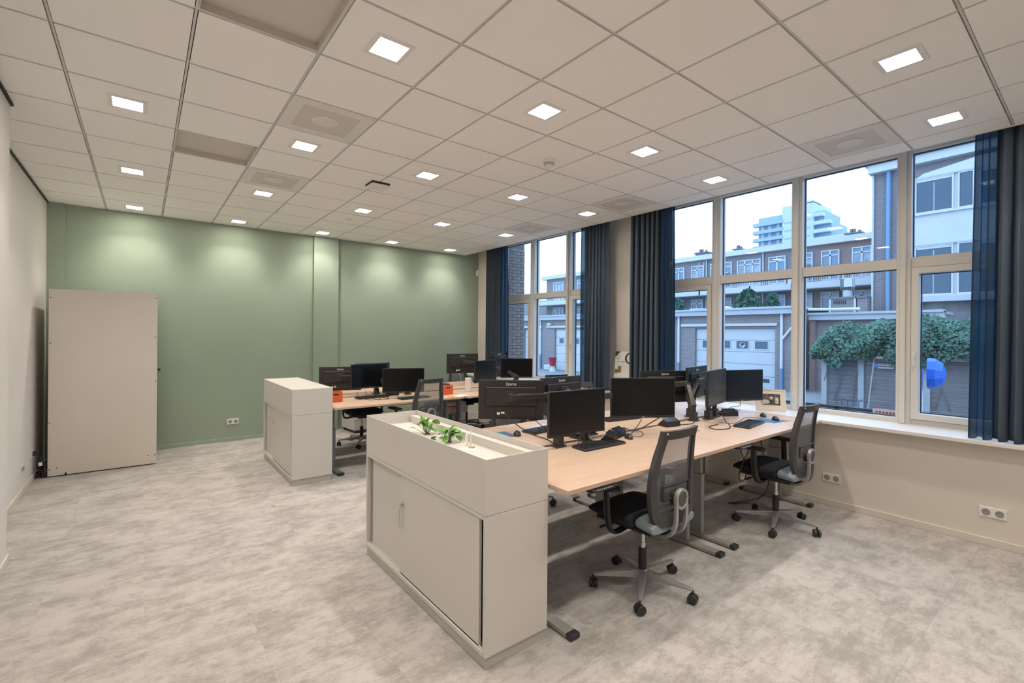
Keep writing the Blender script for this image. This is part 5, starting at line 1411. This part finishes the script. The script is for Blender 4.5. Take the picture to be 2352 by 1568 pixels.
# ---- tall brick building with the white bay
BX = 24.0
t = thing('brick_building', 'tall brick building with white window bay and white cornice', 'building', (BX, 0, GZ))
obj('wall', MB().box((0, -8, 0), (9, 6.22, 8.45 + g_)), M['brickd'], t)
obj('cornice', MB().box((-.35, -8, 8.44 + g_), (9.2, 6.30, 8.78 + g_)), M['extw'], t)
obj('cornice_cap', MB().box((-.48, -8, 8.76 + g_), (9.3, 6.42, 8.84 + g_)).box((-.42, -8, 8.84 + g_), (9.3, 6.36, 8.96 + g_)), M['extw'], t)
obj('corner_pipe', MB().cyl((-.06, 6.19, 2.2 + g_), (-.06, 6.19, 8.4 + g_), .04, 8), M['extw'], t, smooth=True)
dp = obj('drainpipe', MB().cyl((-.12, 5.66, 0), (-.12, 5.66, 8.55 + g_), .075, 12), M['pipeb'], t, smooth=True)
obj('pipe_hopper', MB().cbox((-.14, 5.66, 8.62 + g_), (.16, .2, .12)), M['pipeb'], dp)
# the bay: a shallow box with a slanted outer edge
mb = MB().prism([(4.98, 6.35 + g_), (4.98, 8.03 + g_ - .9), (4.98, 7.7 + g_), (4.55, 8.0 + g_), (3.0, 8.26 + g_), (-8, 8.4 + g_), (-8, 3.25 + g_), (4.86, 3.25 + g_), (4.86, 6.0 + g_)], -.30, .05, 'x')
bay = obj('bay', mb, M['extw'], t)
obj('bay_base', MB().box((-.42, -8, 3.05 + g_), (.05, 4.90, 3.26 + g_)), M['extg'], t)
for z0, z1 in ((6.46, 7.80), (3.30, 5.20)):
    for ya, yb in ((3.66, 4.78), (3.10, 3.55), (2.0, 2.98), (.4, 1.9), (-1.2, .3)):
        fr = MB(); ring(fr, [(ya, z0 + g_), (yb, z0 + g_), (yb, z1 + g_), (ya, z1 + g_)], [(ya + .05, z0 + g_ + .05), (yb - .05, z0 + g_ + .05), (yb - .05, z1 + g_ - .05), (ya + .05, z1 + g_ - .05)], -.36, -.29, 'x')
        wf = obj('window', fr, M['extw'], t)
        obj('pane', MB().box((-.325, ya + .04, z0 + g_ + .04), (-.305, yb - .04, z1 + g_ - .04)), M['darkwin'], wf)
        if yb - ya > .9:
            obj('blind_box', MB().box((-.345, ya + .06, z1 + g_ - .13), (-.325, yb - .06, z1 + g_ - .05)), M['extw'], wf)
            obj('reveal_line', MB().box((-.328, (ya + yb) / 2 - .02, z0 + g_ + .05), (-.3255, (ya + yb) / 2 + .015, z1 + g_ - .2)), M['curtwin'], wf)
    obj('window_ledge', MB().box((-.40, -8, z0 + g_ - .07), (-.29, 4.84, z0 + g_)), M['extw'], t)
    obj('window_head', MB().box((-.38, -8, z1 + g_), (-.29, 4.84, z1 + g_ + .06)), M['extg'], t)
obj('mural', MB().box((-.01, -8, 2.1 + g_), (0, 4.86, 3.05 + g_)), mat('painted_brick_patch', (.24, .235, .24), .9, var=.4, scale=1.6), t)
obj('coping', MB().box((-.15, -8, 2.05 + g_), (.0, 5.4, 2.12 + g_)), M['extg'], t)

# ---- board fence with ivy, parking sign, blue disc sign, pole, broomstick
FXX = 17.85
t = thing('board_fence', 'weathered grey board fence with concrete posts under ivy', 'fence', (FXX, 0, GZ))
pys = [5.90, 4.88, 3.30, 1.5, -.3, -2.1]
pm = MB().box((-.06, -.075, 0), (.06, .075, 1.62)).mesh('fence_post', M['post'])
for y in pys: link('fence_post', pm, t, loc=(0, y, 0))
rnd = random.Random(9)
for i in range(len(pys) - 1):
    L_ = pys[i] - pys[i + 1] - .15
    sm_ = MB().box((-.012, -L_ / 2, 0), (.012, L_ / 2, .135)).mesh('slat', M['slat'])
    for k in range(11):
        link('slat', sm_, t, loc=(.02 + .008 * (k % 2), (pys[i] + pys[i + 1]) / 2, .02 + k * .145), rot=(rnd.uniform(-.006, .006), -.10 + rnd.uniform(-.03, .03), 0))
t = thing('ivy_hedge', 'thick dark ivy hanging over the top of the board fence', 'ivy', (FXX, 3, GZ))
mb = MB(); rnd = random.Random(12)
def ivy_top(y):  # world z of the hedge outline
    if y > 5.2: return 2.18 - .80 * ((y - 5.2) / .95) ** 2
    return 2.2 + .10 * math.sin(y * 2.3) + .06 * math.sin(y * 6.1)
for k in range(15000):
    y = 6.15 - 9.0 * rnd.random(); tp = ivy_top(y) + GZ * 0; bt = .93 + .14 * math.sin(y * 3.1) + .1 * math.sin(y * 7.7)
    u = rnd.random(); zz = bt + (tp - bt) * u + rnd.uniform(-.05, .05)
    bulge = .50 * math.sin(PI * min(1, .15 + .85 * u)) ** .6
    xx = -bulge * rnd.uniform(.55, 1.08) + .1 * math.sin(y * 5 + zz * 4)
    if rnd.random() < .12: xx = rnd.uniform(-.3, .5)
    c = Vector((xx, y - 3, zz - GZ)); s_ = rnd.uniform(.035, .075)
    d = Vector((rnd.uniform(-.9, .1), rnd.uniform(-1, 1), rnd.uniform(-1.2, .2))).normalized(); e = d.cross(Vector((-1, rnd.uniform(-.6, .6), rnd.uniform(-.2, .9)))).normalized()
    mb.add([tuple(c - d * s_ * .7), tuple(c + e * s_ * .75), tuple(c + d * s_), tuple(c - e * s_ * .75)], [(0, 1, 2, 3)])
obj('foliage', mb, M['ivy'], t, kind='stuff')
mb = MB()
for k in range(26):
    y = 6.0 - 8.5 * rnd.random(); p = [(.0, y - 3 + rnd.uniform(-.2, .2), .2), (-.06, y - 3, .9), (-.2, y - 3 + rnd.uniform(-.3, .3), 1.6), (-.2, y - 3 + rnd.uniform(-.3, .3), 2.3)]
    mb.tube(smooth_pts(p, 3), .012, 5)
obj('vine_stem', mb, M['tileroof'], t, kind='stuff')
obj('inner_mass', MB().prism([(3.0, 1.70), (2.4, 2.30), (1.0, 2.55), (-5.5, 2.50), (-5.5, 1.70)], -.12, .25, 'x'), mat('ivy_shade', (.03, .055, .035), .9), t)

t = thing('parking_sign', 'small white reserved-parking plate with blue P panel on fence', 'sign', (FXX - .09, 4.29, GZ))
obj('plate', MB().box((-.006, -.25, 1.325), (0, .25, 1.445)), M['extw'], t)
obj('blue_panel', MB().box((-.008, .15, 1.325), (-.006, .25, 1.445)), M['signblue'], t)
text('lettering', 'P', .11, M['extw'], t, (-.0095, .20, 1.385), (PI / 2, 0, -PI / 2), bold=.003)
text('lettering', 'GERESERVEERD', .062, M['gasket'], t, (-.0075, -.05, 1.385), (PI / 2, 0, -PI / 2), bold=.0025)
t = thing('disc_sign', 'bright blue round sign turned sideways on a grey pole', 'sign', (12, 2.31, GZ))
obj('pole', MB().cyl((0, 0, 0), (0, 0, 1.66), .032, 14), M['pipew'], t, smooth=True)
obj('disc', MB().xf(Matrix.Translation((.02, -.12, 1.58)) @ Matrix.Rotation(math.radians(-82), 4, 'Z') @ Matrix.Rotation(PI / 2, 4, 'Y')).lathe([(.29, -.03), (.30, 0), (.29, .09), (.20, .20), (.06, .24), (.0, .245)], (0, 0, 0), 10), M['signblue'], t)
t = thing('broomstick', 'pale wooden stick leaning against the board fence', 'stick', (FXX - .35, 4.62, GZ)); 
obj('stick', MB().tube([(0, 0, 0), (.22, -.10, 1.62)], .018, 8), M['post'], t, smooth=True); obj('brush_head', MB().cbox((0, 0, .03), (.08, .25, .06)), M['slat'], t)
tag(obj('concrete_block', MB().box((-.15, -.25, 0), (.15, .1, .28)), M['post'], loc=(14.5, 2.25, GZ), bevel=.01), 'taller pale concrete block on the ground below the blue disc', 'block')
tag(obj('concrete_block', MB().box((-.15, -.65, 0), (.15, -.3, .14)), M['post'], loc=(14.5, 2.25, GZ), bevel=.01), 'flatter pale concrete block lying next to the taller one', 'block')
t = thing('garden_rack', 'low metal rack on the ground before the fence', 'rack', (16.4, 4.75, GZ))
mb = MB()
for k in range(6): mb.tube([(0, -.35 + k * .14, 0), (0, -.35 + k * .14, .42), (.3, -.35 + k * .14, .42)], .012, 5)
mb.tube([(0, -.4, .42), (0, .4, .42)], .014, 6).tube([(0, -.4, .2), (0, .4, .2)], .014, 6); obj('wire_frame', mb, M['rail'], t)
t = thing('red_bucket', 'red bucket on a white stand outside the far window', 'bucket', (20.0, 21.4, GZ))
obj('bucket', MB().lathe([(.17, .35), (.25, .85), (.26, .86)], (0, 0, 0), 14), mat('red_bucket_plastic', (.45, .03, .04), .5), t, smooth=True); obj('stand', MB().lathe([(.22, 0), (.10, .36)], (0, 0, 0), 8), M['extw'], t)
t = thing('bollard_stone', 'white stone kerb guard at the garage corner', 'stone', (20.45, 22.3, GZ))
obj('stone', MB().prism([(-.15, -.3), (.15, -.3), (.15, .3), (-.15, .3)], 0, .35), M['extw'], t, bevel=.06)
